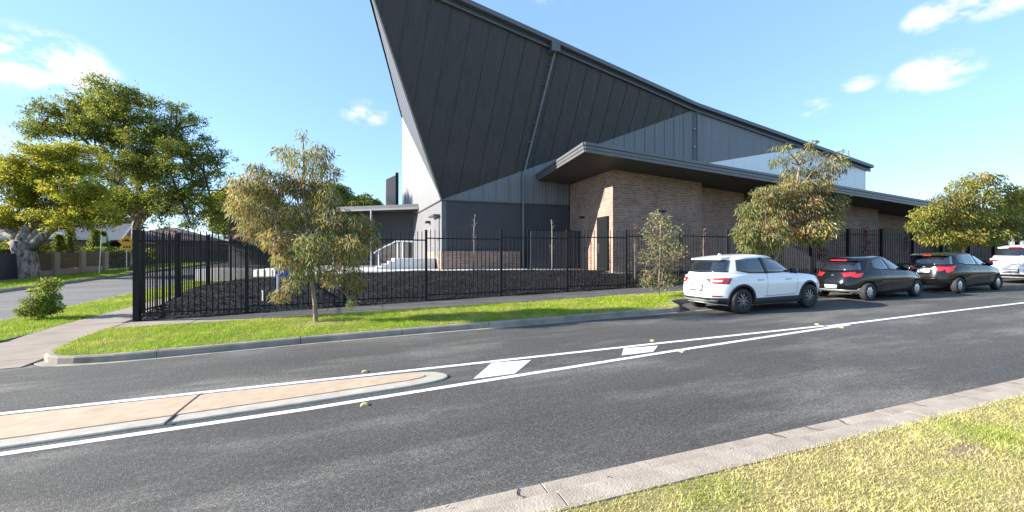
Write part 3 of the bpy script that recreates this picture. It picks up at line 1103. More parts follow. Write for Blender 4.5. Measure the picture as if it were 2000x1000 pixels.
# low flat roofed block behind the steps
lb = thing('low_block', (-1, 31, 1.0), 'low flat roofed block with dark fascia, left of the hall', 'building')
fl = [(3.05, 28.9), (-2.8, 32.9), (-12, 39.0)]
for a, b in zip(fl, fl[1:]):
    A, B = Vector((*a, 5.16)), Vector((*b, 5.16))
    MB().beam(A + Vector((0, 0, .08)), B + Vector((0, 0, .08)), .12, .22).build('fascia', 'fascia_metal', lb)
    MB().beam(A + Vector((-.05, -.07, -.1)), B + Vector((-.05, -.07, -.1)), .10, .13).build('gutter', 'grey_metal', lb)
MB().prism([(3.0, 29.0), (2.5, 37), (-12, 47), (-12, 39.1), (-2.8, 33.0)][::-1], 5.02, 5.1).build('roof', 'soffit', lb)
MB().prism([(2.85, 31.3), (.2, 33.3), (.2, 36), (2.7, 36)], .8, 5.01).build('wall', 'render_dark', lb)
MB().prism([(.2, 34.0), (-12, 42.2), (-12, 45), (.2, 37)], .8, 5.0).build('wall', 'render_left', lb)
for a, b in ((-.6, -2.4), (-3.0, -4.8), (-6, -8)):
    yy = lambda X: 34.0 - (X - .2) * .672 - .06
    f = obj('window', [(a, yy(a), 2.2), (b, yy(b), 2.2), (b, yy(b), 4.4), (a, yy(a), 4.4)], [(3, 2, 1, 0)], 'black_metal', lb)
    for k in (0, 1):
        u, v = lerp(a, b, .06 + .48 * k), lerp(a, b, .46 + .48 * k)
        obj('pane', [(u, yy(u) - .02, 2.3), (v, yy(v) - .02, 2.3), (v, yy(v) - .02, 4.3), (u, yy(u) - .02, 4.3)], [(3, 2, 1, 0)], 'glass_dark', f)
for x, y in ((-.1, 30.9), (-2.75, 32.8), (-7, 35.6)):
    MB().tube([(x, y, .9), (x, y, 5.05)], .06, 8).build('column', 'galv', lb)

# ------------------------------------------------------------------ mulched garden
def mound(x, y):
    base = .024 * x + .13 + .03 * (y - 9.3)
    f = np.clip((y - np.interp(x, [p[0] for p in FENCE], [p[1] for p in FENCE])) / 5.0, 0, 1)
    tgt = 1.0 - .02 * np.clip(1 - x, 0, 10) * 2.4
    w = f * f * (3 - 2 * f)
    return base * (1 - w) + np.maximum(base, tgt) * w + .03 * np.sin(x * 2.1) * np.sin(y * 2.7)


gx = np.linspace(-5.9, 60, 200)
gy = np.linspace(0, 1, 24)
GX, T = np.meshgrid(gx, gy, indexing='ij')
y0 = np.interp(GX, [p[0] for p in FENCE], [p[1] for p in FENCE]) - .12
y1 = np.where(GX < 11.1, 27.0, 19.5)
GY = y0 + (y1 - y0) * T
GZ = mound(GX, GY)
GZ = GZ * (1 - (T > .999)) + (GZ - .2) * (T > .999)
V = np.stack([GX, GY, GZ], -1).reshape(-1, 3)
nI, nJ = GX.shape
I, J = np.meshgrid(np.arange(nI - 1), np.arange(nJ - 1), indexing='ij')
A = (I * nJ + J).ravel()
garden = np_mesh('garden_bed', V, np.stack([A, A + nJ, A + nJ + 1, A + 1], -1), 'mulch', smooth=True)
tag(garden, kind='structure')
# bark chips
n = 150000
x = rng.uniform(-5.8, 34, n)
x[:115000] = rng.uniform(-5.8, 14, 115000)
yb = np.interp(x, [p[0] for p in FENCE], [p[1] for p in FENCE])
y = yb - .1 + (rng.uniform(0, 1, n) ** 1.25) * np.where(x < 8, 8.5, 5.2)
keep = ~((x > 10.9) & (y > 17.35))
x, y = x[keep], y[keep]
n = len(x)
z = mound(x, y) + rng.uniform(.0, .018, n)
ang = rng.uniform(0, 2 * np.pi, n)
tl = rng.uniform(-.55, .55, n)
Ls = rng.uniform(.010, .034, n)
Ws = Ls * rng.uniform(.25, .6, n)
ux = np.stack([np.cos(ang) * np.cos(tl), np.sin(ang) * np.cos(tl), np.sin(tl)], -1) * Ls[:, None]
vx = np.stack([-np.sin(ang), np.cos(ang), rng.uniform(-.4, .4, n)], -1) * Ws[:, None]
c = np.stack([x, y, z + .01], -1)
V = np.stack([c - ux - vx, c + ux - vx * .6, c + ux * .8 + vx, c - ux * .9 + vx], 1).reshape(-1, 3)
F = np.arange(4 * n).reshape(-1, 4)
sh = rng.uniform(.4, 1.6, n) ** 2
sh[rng.uniform(0, 1, n) < .12] *= 2.6
col = np.repeat(np.stack([.015 * sh, .0148 * sh, .016 * sh], -1), 4, axis=0)
tag(np_mesh('bark_chips', V, F, 'chip', col=col), 'black bark mulch chips covering the garden bed behind the fence', 'mulch', kind='stuff')

# small white pipes and a blue meter cover in the bed
for (x, y, h, r, lab) in ((-3.25, 14.7, .28, .035, 'short white pipe standing in the mulch, left of the blue box'), (-3.0, 15.5, .6, .035, 'taller white marker pipe standing beside the blue box in the mulch')):
    z = float(mound(np.array(x), np.array(y)))
    t = thing('marker_pipe', (x, y, z), lab, 'pipe')
    MB().tube([(x, y, z - .1), (x, y, z + h)], r, 10).build('pipe', 'white_paint', t)
    MB().tube([(x, y, z + h), (x, y, z + h + .04)], r * 1.3, 10).build('cap', 'white_paint', t)
x, y = -3.45, 18.9
z = float(mound(np.array(x), np.array(y)))
t = thing('blue_box', (x, y, z), 'blue plastic box standing in the mulch behind the tree', 'box')
MB().box(x - .26, x + .26, y - .2, y + .2, z, z + .42).build('body', 'blue_plastic', t)
MB().box(x - .29, x + .29, y - .23, y + .23, z + .42, z + .48).build('lid', 'blue_plastic', t)

# ------------------------------------------------------------------ steel picket fences
pk = MB().box(-.0125, .0125, -.0125, .0125, 0, 1.0)
pk.V[4:8] = [(-.011, -.011, 1.0), (.011, -.011, 1.0), (.011, .011, 1.0), (-.011, .011, 1.0)]
pk.add([(-.011, -.011, 1.0), (.011, -.011, 1.0), (.011, .011, 1.0), (-.011, .011, 1.0), (0, 0, 1.018)], [(0, 1, 4), (1, 2, 4), (2, 3, 4), (3, 0, 4)])


def shared(mb, name, m):
    me = bpy.data.meshes.new(name)
    me.from_pydata(mb.V, [], mb.F)
    me.materials.append(MATS[m])
    return me


PKM = shared(pk, 'picket', 'black_metal')
POM = shared(MB().box(-.0375, .0375, -.0375, .0375, 0, 1).box(-.041, .041, -.041, .041, .985, 1.0), 'post', 'black_metal')


def put(name, me, parent, loc, scale=(1, 1, 1), rz=0):
    o = bpy.data.objects.new(name, me)
    C.objects.link(o)
    o.parent = parent
    o.location = Vector(loc) - origin_of(parent)
    o.scale = scale
    o.rotation_euler = (0, 0, rz)
    return o


def picket_fence(name, posts, label, limit, H=2.28, npk=18, big_first=True):
    p0 = posts[0]
    root = thing(name, (p0[0], p0[1], zf(*p0, .13)), label, 'fence', 'black picket fences')
    cnt = 0
    rest = MB()
    for i, p in enumerate(posts):
        zt = zf(*p, .13)
        s = 1.7 if i == 0 and big_first else (2.0 if p[0] > 17 else 1.0)
        put('post', POM, root, (p[0], p[1], zt - .12), (s, s, H + .14))
    for a, b in zip(posts, posts[1:]):
        A, B = Vector(a), Vector(b)
        rz = math.atan2(B.y - A.y, B.x - A.x)
        zg = (zf(*a, .13) + zf(*b, .13)) / 2
        top = zg + H - .02
        for zz in (top - .26, zg + .17):
            MB().beam((A.x, A.y, zz), (B.x, B.y, zz), .038, .038).build('rail', 'black_metal', root)
        for k in range(1, npk):
            q = A.lerp(B, k / npk)
            if cnt < limit:
                put('picket', PKM, root, (q.x, q.y, zg + .07), (1, 1, top - zg - .07), rz)
                cnt += 1
            else:
                rest.box(q.x - .0125, q.x + .0125, q.y - .0125, q.y + .0125, zg + .07, top)
    if rest.V:
        tag(rest.build('far_pickets', 'black_metal', root), kind='stuff')
    return root


fx = [-5.62, -3.29, -.8, 1.64, 4.22, 6.8, 9.41] + [9.41 + 2.6 * k for k in range(1, 18)]
picket_fence('picket_fence', [(X, fy(X)) for X in fx], 'tall black steel picket fence along the street footpath', 298)
sy = [12.82 + .35] + [15.6 + 2.5 * k for k in range(0, 12)]
picket_fence('picket_fence', [(-5.78, Y) for Y in sy], 'tall black steel picket fence running back along the side street', 220, big_first=False)
# ------------------------------------------------------------------ cars
mat('paint_white', (.78, .78, .79), .28, coat=.8)
mat('paint_pearl', (.80, .79, .77), .28, coat=.8)
mat('paint_black', (.006, .006, .007), .12, coat=.25)
mat('paint_charcoal', (.0065, .006, .006), .12, coat=.25)
mat('car_glass', (.012, .016, .022), .03, spec=1.0, coat=1.0)
mat('trim_black', (.016, .016, .017), .6)
mat('well_black', (.006, .006, .006), .9)
mat('rubber', (.02, .02, .021), .8, var=.2, scale=20)
mat('alloy', (.55, .56, .58), .3, metal=.7)
mat('alloy_two', (.20, .20, .21), .35, metal=.6)
mat('alloy_dark', (.03, .03, .032), .35, metal=.3)
mat('chrome', (.7, .71, .73), .15, metal=1.0)
mat('skid_silver', (.42, .43, .44), .4, metal=.5)
mat('lamp_red', (.42, .012, .02), .12, coat=1.0)
mat('lamp_red_dark', (.16, .006, .012), .12, coat=1.0)
mat('lamp_clear', (.62, .60, .60), .12, coat=1.0)
mat('plate_white', (.72, .73, .74), .45)
mat('plate_ink', (.03, .04, .08), .5)
NR, NS_, NF = 9, 44, 9


def rect_loop(xr, xf, w, n=4.5, bow=.0, wr=1.0, wf=1.0):
    """half outline (y>=0), rear centre to front centre; NR+NS_+NF+1 points"""
    cx, a = (xr + xf) / 2, (xf - xr) / 2
    dense = []
    K = 400
    for i in range(K + 1):
        t = math.pi - math.pi * i / K
        c, s = math.cos(t), math.sin(t)
        X = cx + a * math.copysign(abs(c) ** (2 / n), c)
        Y = w * abs(s) ** (2 / n)
        u = (X - xr) / max(xf - xr, 1e-6)
        Y *= lerp(wr, 1, min(1, u / .3)) if u < .3 else lerp(wf, 1, min(1, (1 - u) / .35))
        dense.append((X, Y))
    k1 = K // 4
    k2 = 3 * K // 4

    def seg(i0, i1, cnt):
        pts = dense[i0:i1 + 1]
        cum = [0]
        for p, q in zip(pts, pts[1:]):
            cum.append(cum[-1] + math.hypot(q[0] - p[0], q[1] - p[1]))
        o = []
        j = 0
        for m in range(cnt):
            s = cum[-1] * m / cnt
            while cum[j + 1] < s:
                j += 1
            t = (s - cum[j]) / max(cum[j + 1] - cum[j], 1e-9)
            o.append((lerp(pts[j][0], pts[j + 1][0], t), lerp(pts[j][1], pts[j + 1][1], t)))
        return o
    # split where the corner is half way round
    return seg(0, k1, NR) + seg(k1, k2, NS_) + seg(k2, K, NF) + [dense[-1]]


def car_shell(S):
    """closed body surface: lower body, shoulder and bonnet, greenhouse, roof"""
    rings = []
    W = S['W'] / 2
    zs = lambda x: interp(S['sill'], x)
    zb = lambda x: interp(S['belt'], x)
    zr = lambda x: interp(S['roof'], x)
    fr = [0, .06, .14, .24, .36, .48, .6, .72, .82, .9, .96, 1.0]
    for f in fr:
        zrear = zs(0) + (zb(0) - zs(0)) * f
        zfr = zs(S['L']) + (zb(S['L']) - zs(S['L'])) * f
        xr, xf = interp(S['rear'], zrear), interp(S['front'], zfr)
        w = W * interp(S['flank'], f)
        ring = []
        for X, Y in rect_loop(xr, xf, w, S.get('n', 5.0), wr=S.get('wr', .95), wf=S.get('wf', .9)):
            ring.append((X, Y, zs(X) + (zb(X) - zs(X)) * f))
        rings.append(ring)
    belt = rings[-1]
    gx0, gx1 = S['gh_base']
    gb = [(X, Y) for X, Y in rect_loop(gx0, gx1, W * S['gh_w'], 4.2, wr=.92, wf=.88)]
    for r in (.08, .25, .45, .65, .85, .96, 1.0):
        ring = []
        for (bx, by, bz), (gx, gy) in zip(belt, gb):
            X, Y = lerp(bx, gx, r), lerp(by, gy, r)
            zz = lerp(bz, interp(S['cowl'], gx), r)
            fwd = min(1, max(0, (bx - gx) / .5))
            zz += S.get('hood', .05) * math.sin(math.pi * r ** .7) * fwd
            ring.append((X, Y, zz))
        rings.append(ring)
    base = rings[-1]
    tx0, tx1 = S['gh_top']
    for f in (.1, .25, .42, .6, .76, .88, .96, 1.0):
        e = f ** S.get('rake', 1.15)
        xr, xf = lerp(gx0, tx0, e), lerp(gx1, tx1, f ** .95)
        w = lerp(W * S['gh_w'], W * S['roof_w'], f) - (.035 * max(0, (f - .86) / .14) ** 2)
        lp = rect_loop(xr, xf, w, 4.2, wr=.93, wf=.9)
        ring = []
        for (X, Y), b in zip(lp, base):
            xx = min(max(X, tx0), tx1)
            ring.append((X, Y, lerp(b[2], zr(xx) - .045, 1 - (1 - f) ** 1.12)))
        rings.append(ring)
    top = rings[-1]
    for k, dz in ((.86, .022), (.6, .038), (.3, .046)):
        cx = (tx0 + tx1) / 2
        ring = []
        for X, Y, Z in top:
            xx = lerp(cx, X, lerp(k, 1, .0))
            ring.append((xx, Y * k, zr(min(max(xx, tx0), tx1)) - .045 + dz))
        rings.append(ring)
    # mirror to full loops
    full = []
    for r in rings:
        full.append(r + [(x, -y, z) for x, y, z in r[-2:0:-1]])
    n = len(full[0])
    V = [p for r in full for p in r]
    F = []
    for i in range(len(full) - 1):
        for k in range(n):
            F.append((i * n + k, i * n + (k + 1) % n, (i + 1) * n + (k + 1) % n, (i + 1) * n + k))
    V.append((sum(p[0] for p in full[0]) / n, 0, full[0][0][2]))
    c0 = len(V) - 1
    cx = sum(p[0] for p in full[-1]) / n
    V.append((cx, 0, zr(cx)))
    c1 = len(V) - 1
    e = (len(full) - 1) * n
    for k in range(n):
        F.append((c0, (k + 1) % n, k))
        F.append((c1, e + k, e + (k + 1) % n))
    return V, [f[::-1] for f in F] if False else F


def build_car(name, S, loc, label, group):
    s = S['scale']
    root = thing(name, loc, label, 'car', group)
    root.rotation_euler = (0, -math.atan(.024), S.get('yaw', 0))
    V, F = car_shell(S)
    me = bpy.data.meshes.new('body')
    me.from_pydata(V, [], F)
    bm = bmesh.new()
    bm.from_mesh(me)
    bmesh.ops.recalc_face_normals(bm, faces=bm.faces[:])
    bm.to_mesh(me)
    bvh = BVHTree.FromBMesh(bm)
    bm.free()
    me.materials.append(MATS[S['paint']])
    me.materials.append(MATS['well_black'])
    me.polygons.foreach_set('use_smooth', [True] * len(me.polygons))
    body = link('body', me, root)
    # cut wheel wells
    cm = MB()
    cutters = []
    for wx in S['wheels']:
        c = MB()
        R = S['arch']
        nseg = 40
        vv = []
        for yy in (-2, 2):
            for k in range(nseg):
                a = 2 * math.pi * k / nseg
                vv.append((wx + R * math.cos(a), yy, S['tyre'] + .02 + R * math.sin(a)))
        ff = [tuple(range(nseg)), tuple(range(2 * nseg - 1, nseg - 1, -1))] + [(k, nseg + k, nseg + (k + 1) % nseg, (k + 1) % nseg) for k in range(nseg)]
        cme = bpy.data.meshes.new('cut')
        cme.from_pydata(vv, [], ff)
        cme.materials.append(MATS['well_black'])
        cb = bmesh.new()
        cb.from_mesh(cme)
        bmesh.ops.recalc_face_normals(cb, faces=cb.faces[:])
        cb.to_mesh(cme)
        cb.free()
        co = bpy.data.objects.new('cut', cme)
        C.objects.link(co)
        cutters.append(co)
        md = body.modifiers.new('b', 'BOOLEAN')
        md.operation = 'DIFFERENCE'
        md.object = co
        md.solver = 'EXACT'
        md.material_mode = 'TRANSFER'
    saved = root.rotation_euler.copy(), root.location.copy()
    root.rotation_euler = (0, 0, 0)
    root.location = (0, 0, 0)
    bpy.context.view_layer.update()
    dg = bpy.context.evaluated_depsgraph_get()
    nm = bpy.data.meshes.new_from_object(body.evaluated_get(dg))
    body.modifiers.clear()
    body.data = nm
    root.rotation_euler, root.location = saved
    for co in cutters:
        bpy.data.objects.remove(co)
    for v in nm.vertices:
        v.co *= s
    try:
        nm.set_sharp_from_angle(angle=math.radians(38))
    except Exception:
        pass

    def cast(p, d):
        h = bvh.ray_cast(Vector(p), Vector(d))
        return h

    def patch(nm_, A, B, m, view, off=.006, rows=5, cols=16, parent=root, sgn=-1):
        """strip between polylines A (top) and B (bottom) laid onto the body; view 'side': (x,z), 'rear'/'front': (y,z)"""
        def smp(P, t):
            cum = [0]
            for p, q in zip(P, P[1:]):
                cum.append(cum[-1] + math.dist(p, q))
            q = t * cum[-1]
            for i in range(len(P) - 1):
                if q <= cum[i + 1] + 1e-9:
                    u = (q - cum[i]) / max(cum[i + 1] - cum[i], 1e-9)
                    return (lerp(P[i][0], P[i + 1][0], u), lerp(P[i][1], P[i + 1][1], u))
            return P[-1]
        G, Bk = [], []
        lastn = None
        for r in range(rows + 1):
            for c in range(cols + 1):
                a, b = smp(A, c / cols), smp(B, c / cols)
                u, z = lerp(a[0], b[0], r / rows), lerp(a[1], b[1], r / rows)
                if view == 'side':
                    h = cast((u, sgn * 4, z), (0, -sgn, 0))
                elif view == 'rear':
                    h = cast((-4, u, z), (1, 0, 0))
                elif view == 'front':
                    h = cast((12, u, z), (-1, 0, 0))
                else:
                    h = cast((u, z, 5), (0, 0, -1))
                if h[0] is None:
                    q = bvh.find_nearest(Vector((u, sgn * S['W'] / 2, z)) if view == 'side' else Vector((0 if view == 'rear' else S['L'], u, z)))
                    h = (q[0], q[1])
                nrm = h[1]
                G.append((h[0] + nrm * off) * s)
                Bk.append((h[0] - nrm * .01) * s)
        n = cols + 1
        VV = G + Bk
        FF = []
        for r in range(rows):
            for c in range(cols):
                FF.append((r * n + c, r * n + c + 1, (r + 1) * n + c + 1, (r + 1) * n + c))
        k = len(G)
        edge = [r for r in range(n)] + [r * n + cols for r in range(1, rows + 1)] + [rows * n + c for c in range(cols - 1, -1, -1)] + [r * n for r in range(rows - 1, 0, -1)]
        FF += [(edge[i], k + edge[i], k + edge[(i + 1) % len(edge)], edge[(i + 1) % len(edge)]) for i in range(len(edge))]
        me2 = bpy.data.meshes.new(nm_)
        me2.from_pydata([tuple(v) for v in VV], [], FF)
        b2 = bmesh.new()
        b2.from_mesh(me2)
        bmesh.ops.recalc_face_normals(b2, faces=b2.faces[:])
        b2.to_mesh(me2)
        b2.free()
        me2.polygons.foreach_set('use_smooth', [True] * (rows * cols) + [False] * len(edge))
        me2.materials.append(MATS[m])
        o = link(nm_, me2, parent)
        return o

    def rearq(nm_, y0, y1, z0, z1, m, off=.008, parent=root, rows=2, cols=6):
        return patch(nm_, [(y0, z1), (y1, z1)], [(y0, z0), (y1, z0)], m, 'rear', off, rows, cols, parent)
    for sg in (-1, 1):
        for kind, A, B, m, off in S['side']:
            patch(kind, A, B, m, 'side', off, 5, 18, root, sg)
        # arch trim
        if S.get('arch_trim'):
            for wx in S['wheels']:
                R0, R1 = S['arch'] - .002, S['arch'] + S['arch_trim']
                cz = S['tyre'] + .02
                th0, th1 = math.radians(-24), math.radians(204)
                A = [(wx + R1 * math.cos(lerp(th0, th1, k / 28)), cz + R1 * math.sin(lerp(th0, th1, k / 28))) for k in range(29)]
                B = [(wx + R0 * math.cos(lerp(th0, th1, k / 28)), cz + R0 * math.sin(lerp(th0, th1, k / 28))) for k in range(29)]
                patch('arch_trim', A, B, 'trim_black', 'side', .014, 2, 40, root, sg)
    for kind, A, B, m, off in S['back']:
        patch(kind, A, B, m, 'rear', off, 6, 18)
    for kind, A, B, m, off in S.get('nose', []):
        patch(kind, A, B, m, 'front', off, 4, 12)
    # number plate
    py0, py1, pz0, pz1 = S['plate']
    rearq('plate_frame', py0 - .03, py1 + .03, pz0 - .03, pz1 + .03, 'trim_black', .012)
    pl = rearq('number_plate', py0, py1, pz0, pz1, 'plate_white', .022)
    nchar = 6
    for k in range(nchar):
        a = lerp(py0 + .03, py1 - .03, k / nchar)
        b = a + (py1 - py0 - .06) / nchar * .62
        rearq('plate_mark', a, b, pz0 + .03, pz1 - .04, 'plate_ink', .024, pl, 1, 1)
    # wheels
    R, tw = S['tyre'], S.get('tyre_w', .2)
    prof = [(.62 * R, -.5), (.66 * R, -.52), (.86 * R, -.53), (.965 * R, -.44), (R, -.28), (R, .28), (.965 * R, .44), (.86 * R, .53), (.66 * R, .52), (.62 * R, .5)]
    seg = 40
    for wx in S['wheels']:
        for sg in (-1, 1):
            yc = sg * (S['W'] / 2 - tw / 2 - .04)
            VV, FF = [], []
            for k in range(seg):
                a = 2 * math.pi * k / seg
                for r, yy in prof:
                    VV.append(((wx + r * math.cos(a)) * s, (yc + yy * tw) * s, (R + r * math.sin(a)) * s))
            n = len(prof)
            for k in range(seg):
                for j in range(n - 1):
                    FF.append((k * n + j, k * n + j + 1, ((k + 1) % seg) * n + j + 1, ((k + 1) % seg) * n + j))
            wh = obj('wheel', VV, FF, 'rubber', root, True, True)
            rr = .66 * R
            face = yc + sg * tw * .36
            deep = yc + sg * tw * .05
            rim = MB()
            vv = []
            for k in range(seg):
                a = 2 * math.pi * k / seg
                for r, yy in ((rr, face + sg * .025), (rr * .93, face + sg * .02), (rr * .9, deep), (.01, deep)):
                    vv.append(((wx + r * math.cos(a)) * s, yy * s, (R + r * math.sin(a)) * s))
            ff = []
            for k in range(seg):
                for j in range(3):
                    ff.append((k * 4 + j, k * 4 + j + 1, ((k + 1) % seg) * 4 + j + 1, ((k + 1) % seg) * 4 + j))
            rim.add(vv, ff)
            rim.build('rim', S['rim_back'], wh, True, True)
            sp = MB()
            ns = S['spokes']
            for k in range(ns):
                a = 2 * math.pi * k / ns + .3
                for da0, da1 in S['spoke_shape']:
                    pts = []
                    for r, wv in ((.02 * R, .030), (.25 * R, S['spoke_w'] * .8), (rr * .96, S['spoke_w'])):
                        ca = a + lerp(da0, da1, r / rr)
                        c = Vector((wx + r * math.cos(ca), 0, R + r * math.sin(ca)))
                        tn = Vector((-math.sin(ca), 0, math.cos(ca))) * wv
                        fy_ = face + sg * (.012 if r < .1 else .0)
                        pts += [(c + tn + Vector((0, fy_, 0))) * s, (c - tn + Vector((0, fy_, 0))) * s,
                                (c + tn + Vector((0, deep, 0))) * s, (c - tn + Vector((0, deep, 0))) * s]
                    f2 = []
                    for q in (0, 4):
                        f2 += [(q, q + 1, q + 5, q + 4), (q, q + 4, q + 6, q + 2), (q + 1, q + 3, q + 7, q + 5)]
                    sp.add(pts, f2)
            hub = []
            for k in range(14):
                a = 2 * math.pi * k / 14
                hub.append(((wx + .06 * math.cos(a)) * s, (face + sg * .02) * s, (R + .06 * math.sin(a)) * s))
            sp.add(hub, [tuple(range(14))])
            sp.build('spokes', S['rim'], wh, False, True)
    # mirrors
    mx, mz = S['mirror']
    for sg in (-1, 1):
        h = cast((mx, sg * 4, mz), (0, -sg, 0))
        yb = h[0].y if h[0] else sg * S['W'] / 2
        pts = []
        for k, (dx, w, hh) in enumerate(((-.06, .19, .075), (.0, .20, .085), (.08, .15, .06), (.12, .08, .03))):
            cy = yb + sg * .12
            pts.append([((mx + dx) * s, (cy + sg * a * w / 2) * s, (mz + .03 + b * hh) * s) for a, b in ((-1, -.7), (-.7, -1), (.7, -1), (1, -.6), (1, .6), (.7, 1), (-.7, 1), (-1, .7))])
        VV = [p for r in pts for p in r]
        FF = [(i * 8 + k, i * 8 + (k + 1) % 8, (i + 1) * 8 + (k + 1) % 8, (i + 1) * 8 + k) for i in range(3) for k in range(8)]
        FF += [tuple(range(7, -1, -1)), tuple(24 + k for k in range(8))]
        mo = obj('wing_mirror', VV, FF, S.get('mirror_mat', S['paint']), root, True, True)
        MB().beam(((mx) * s, yb * s * .97, mz * s), (mx * s, (yb + sg * .06) * s, (mz + .01) * s), .05 * s, .03 * s).build('mirror_stem', 'trim_black', mo, False, True)
    # antenna
    if S.get('fin'):
        ax = S['fin']
        zz = interp(S['roof'], ax) - .01
        obj('antenna_fin', [((ax - .09) * s, -.02 * s, zz * s), ((ax - .09) * s, .02 * s, zz * s), ((ax + .1) * s, 0, zz * s), ((ax - .07) * s, 0, (zz + .075) * s), ((ax - .02) * s, 0, (zz + .06) * s)],
            [(0, 1, 3), (0, 3, 4, 2), (1, 2, 4, 3)], S['paint'], root, False, True)
    if S.get('spoiler'):
        x0, x1, zz, hw, m = S['spoiler']
        mb = MB()
        VV = [(x0, -hw * .92, zz - .03), (x0, hw * .92, zz - .03), (x0 + .02, hw * .94, zz + .01), (x0 + .02, -hw * .94, zz + .01), (x1, -hw, zz - .02), (x1, hw, zz - .02), (x1, hw * .96, zz + .055), (x1, -hw * .96, zz + .055)]
        mb.add([(a * s, b * s, c * s) for a, b, c in VV], [(0, 3, 2, 1), (3, 7, 6, 2), (0, 1, 5, 4), (0, 4, 7, 3), (1, 2, 6, 5)])
        sp_ = mb.build('spoiler', m, root, False, True)
        lm = S.get('stop_lamp')
        if lm:
            obj('stop_lamp', [((x0 - .004) * s, -lm * s, (zz - .028) * s), ((x0 - .004) * s, lm * s, (zz - .028) * s), ((x0 + .017) * s, lm * s, (zz + .012) * s), ((x0 + .017) * s, -lm * s, (zz + .012) * s)],
                [(0, 3, 2, 1)], 'lamp_red', root, False, True)
    return root


suv = dict(L=4.32, W=1.83, scale=.945, paint='paint_white', wheels=(.84, 3.45), tyre=.352, arch=.395, arch_trim=.065, tyre_w=.215,
           sill=[(0, .30), (.5, .22), (3.7, .22), (4.32, .26)],
           belt=[(0, 1.06), (1.0, 1.06), (2.0, 1.02), (3.2, 1.0), (3.9, .93), (4.32, .84)],
           rear=[(.3, .12), (.42, .02), (.55, .0), (.72, .02), (.9, .06), (1.06, .10)],
           front=[(.26, 4.22), (.5, 4.31), (.7, 4.3), (.84, 4.22)],
           flank=[(0, .90), (.1, .955), (.3, .965), (.5, .985), (.7, 1.0), (.88, .985), (1, .955)],
           gh_base=(.14, 3.28), gh_w=.925, gh_top=(.48, 2.34), roof_w=.745, cowl=[(.1, 1.09), (1.2, 1.085), (3.2, 1.03)],
           roof=[(.3, 1.58), (.9, 1.635), (1.6, 1.66), (2.2, 1.63), (2.5, 1.60)], hood=.045, rake=1.1,
           spokes=5, spoke_shape=((-.18, -.30), (.18, .30)), spoke_w=.020, rim='alloy_two', rim_back='alloy_dark',
           mirror=(2.92, 1.10), mirror_mat='alloy_dark', fin=.95, spoiler=(.37, .80, 1.545, .60, 'paint_white'),
           plate=(-.22, .22, .66, .77),
           side=[('rear_side_window', [(.78, 1.50), (1.2, 1.535), (1.60, 1.545)], [(.72, 1.20), (1.1, 1.12), (1.72, 1.095)], 'car_glass', .006),
                 ('front_side_window', [(1.70, 1.545), (2.05, 1.535), (2.32, 1.49)], [(1.80, 1.095), (2.3, 1.095), (2.98, 1.10)], 'car_glass', .006),
                 ('pillar_trim', [(1.605, 1.548), (1.695, 1.548)], [(1.725, 1.09), (1.795, 1.09)], 'trim_black', .007),
                 ('door_seam', [(1.73, 1.06), (1.738, 1.06)], [(1.70, .46), (1.708, .46)], 'trim_black', .002),
                 ('door_seam', [(2.93, 1.0), (2.938, 1.0)], [(2.86, .46), (2.868, .46)], 'trim_black', .002),
                 ('door_handle', [(1.36, .945), (1.58, .945)], [(1.36, .91), (1.58, .91)], 'skid_silver', .016),
                 ('door_handle', [(2.42, .93), (2.64, .93)], [(2.42, .895), (2.64, .895)], 'skid_silver', .016),
                 ('sill_cladding', [(1.22, .415), (2.1, .42), (3.08, .415)], [(1.24, .235), (2.1, .235), (3.06, .235)], 'trim_black', .012),
                 ('sill_strip', [(1.6, .475), (2.8, .49)], [(1.6, .455), (2.8, .465)], 'skid_silver', .014),
                 ('tail_lamp', [(.10, 1.005), (.38, 1.02)], [(.07, .86), (.34, .90)], 'lamp_red', .012),
                 ('bumper_cladding', [(.02, .42), (.46, .42)], [(.08, .31), (.46, .26)], 'trim_black', .012),
                 ('head_lamp', [(3.85, .88), (4.2, .80)], [(3.95, .80), (4.22, .74)], 'lamp_clear', .008)],
           back=[('rear_window', [(-.62, 1.495), (0, 1.515), (.62, 1.495)], [(-.70, 1.16), (0, 1.145), (.70, 1.16)], 'car_glass', .008),
                 ('tail_lamp', [(-.80, 1.01), (-.45, 1.005), (-.33, .975)], [(-.80, .85), (-.50, .855), (-.34, .955)], 'lamp_red', .012),
                 ('tail_lamp', [(.33, .975), (.45, 1.005), (.80, 1.01)], [(.34, .955), (.50, .855), (.80, .85)], 'lamp_red', .012),
                 ('lamp_insert', [(-.72, .955), (-.50, .955)], [(-.72, .90), (-.52, .90)], 'lamp_clear', .016),
                 ('lamp_insert', [(.50, .955), (.72, .955)], [(.52, .90), (.72, .90)], 'lamp_clear', .016),
                 ('trim_bar', [(-.34, .978), (.34, .978)], [(-.34, .956), (.34, .956)], 'trim_black', .012),
                 ('emblem', [(-.07, .925), (0, .94), (.07, .925)], [(-.07, .90), (0, .885), (.07, .90)], 'skid_silver', .014),
                 ('badge_mark', [(.36, .845), (.46, .845)], [(.36, .825), (.46, .825)], 'lamp_red', .01),
                 ('plate_recess', [(-.30, .80), (.30, .80)], [(-.30, .785), (.30, .785)], 'trim_black', .012),
                 ('bumper_cladding', [(-.83, .455), (.83, .455)], [(-.80, .325), (.80, .325)], 'trim_black', .012),
                 ('skid_plate', [(-.66, .405), (-.4, .39), (0, .40), (.4, .39), (.66, .405)], [(-.62, .345), (-.4, .34), (0, .335), (.4, .34), (.62, .345)], 'skid_silver', .022),
                 ('reflector', [(-.72, .53), (-.52, .53)], [(-.70, .495), (-.54, .495)], 'lamp_red', .012),
                 ('reflector', [(.52, .53), (.72, .53)], [(.54, .495), (.70, .495)], 'lamp_red', .012)])

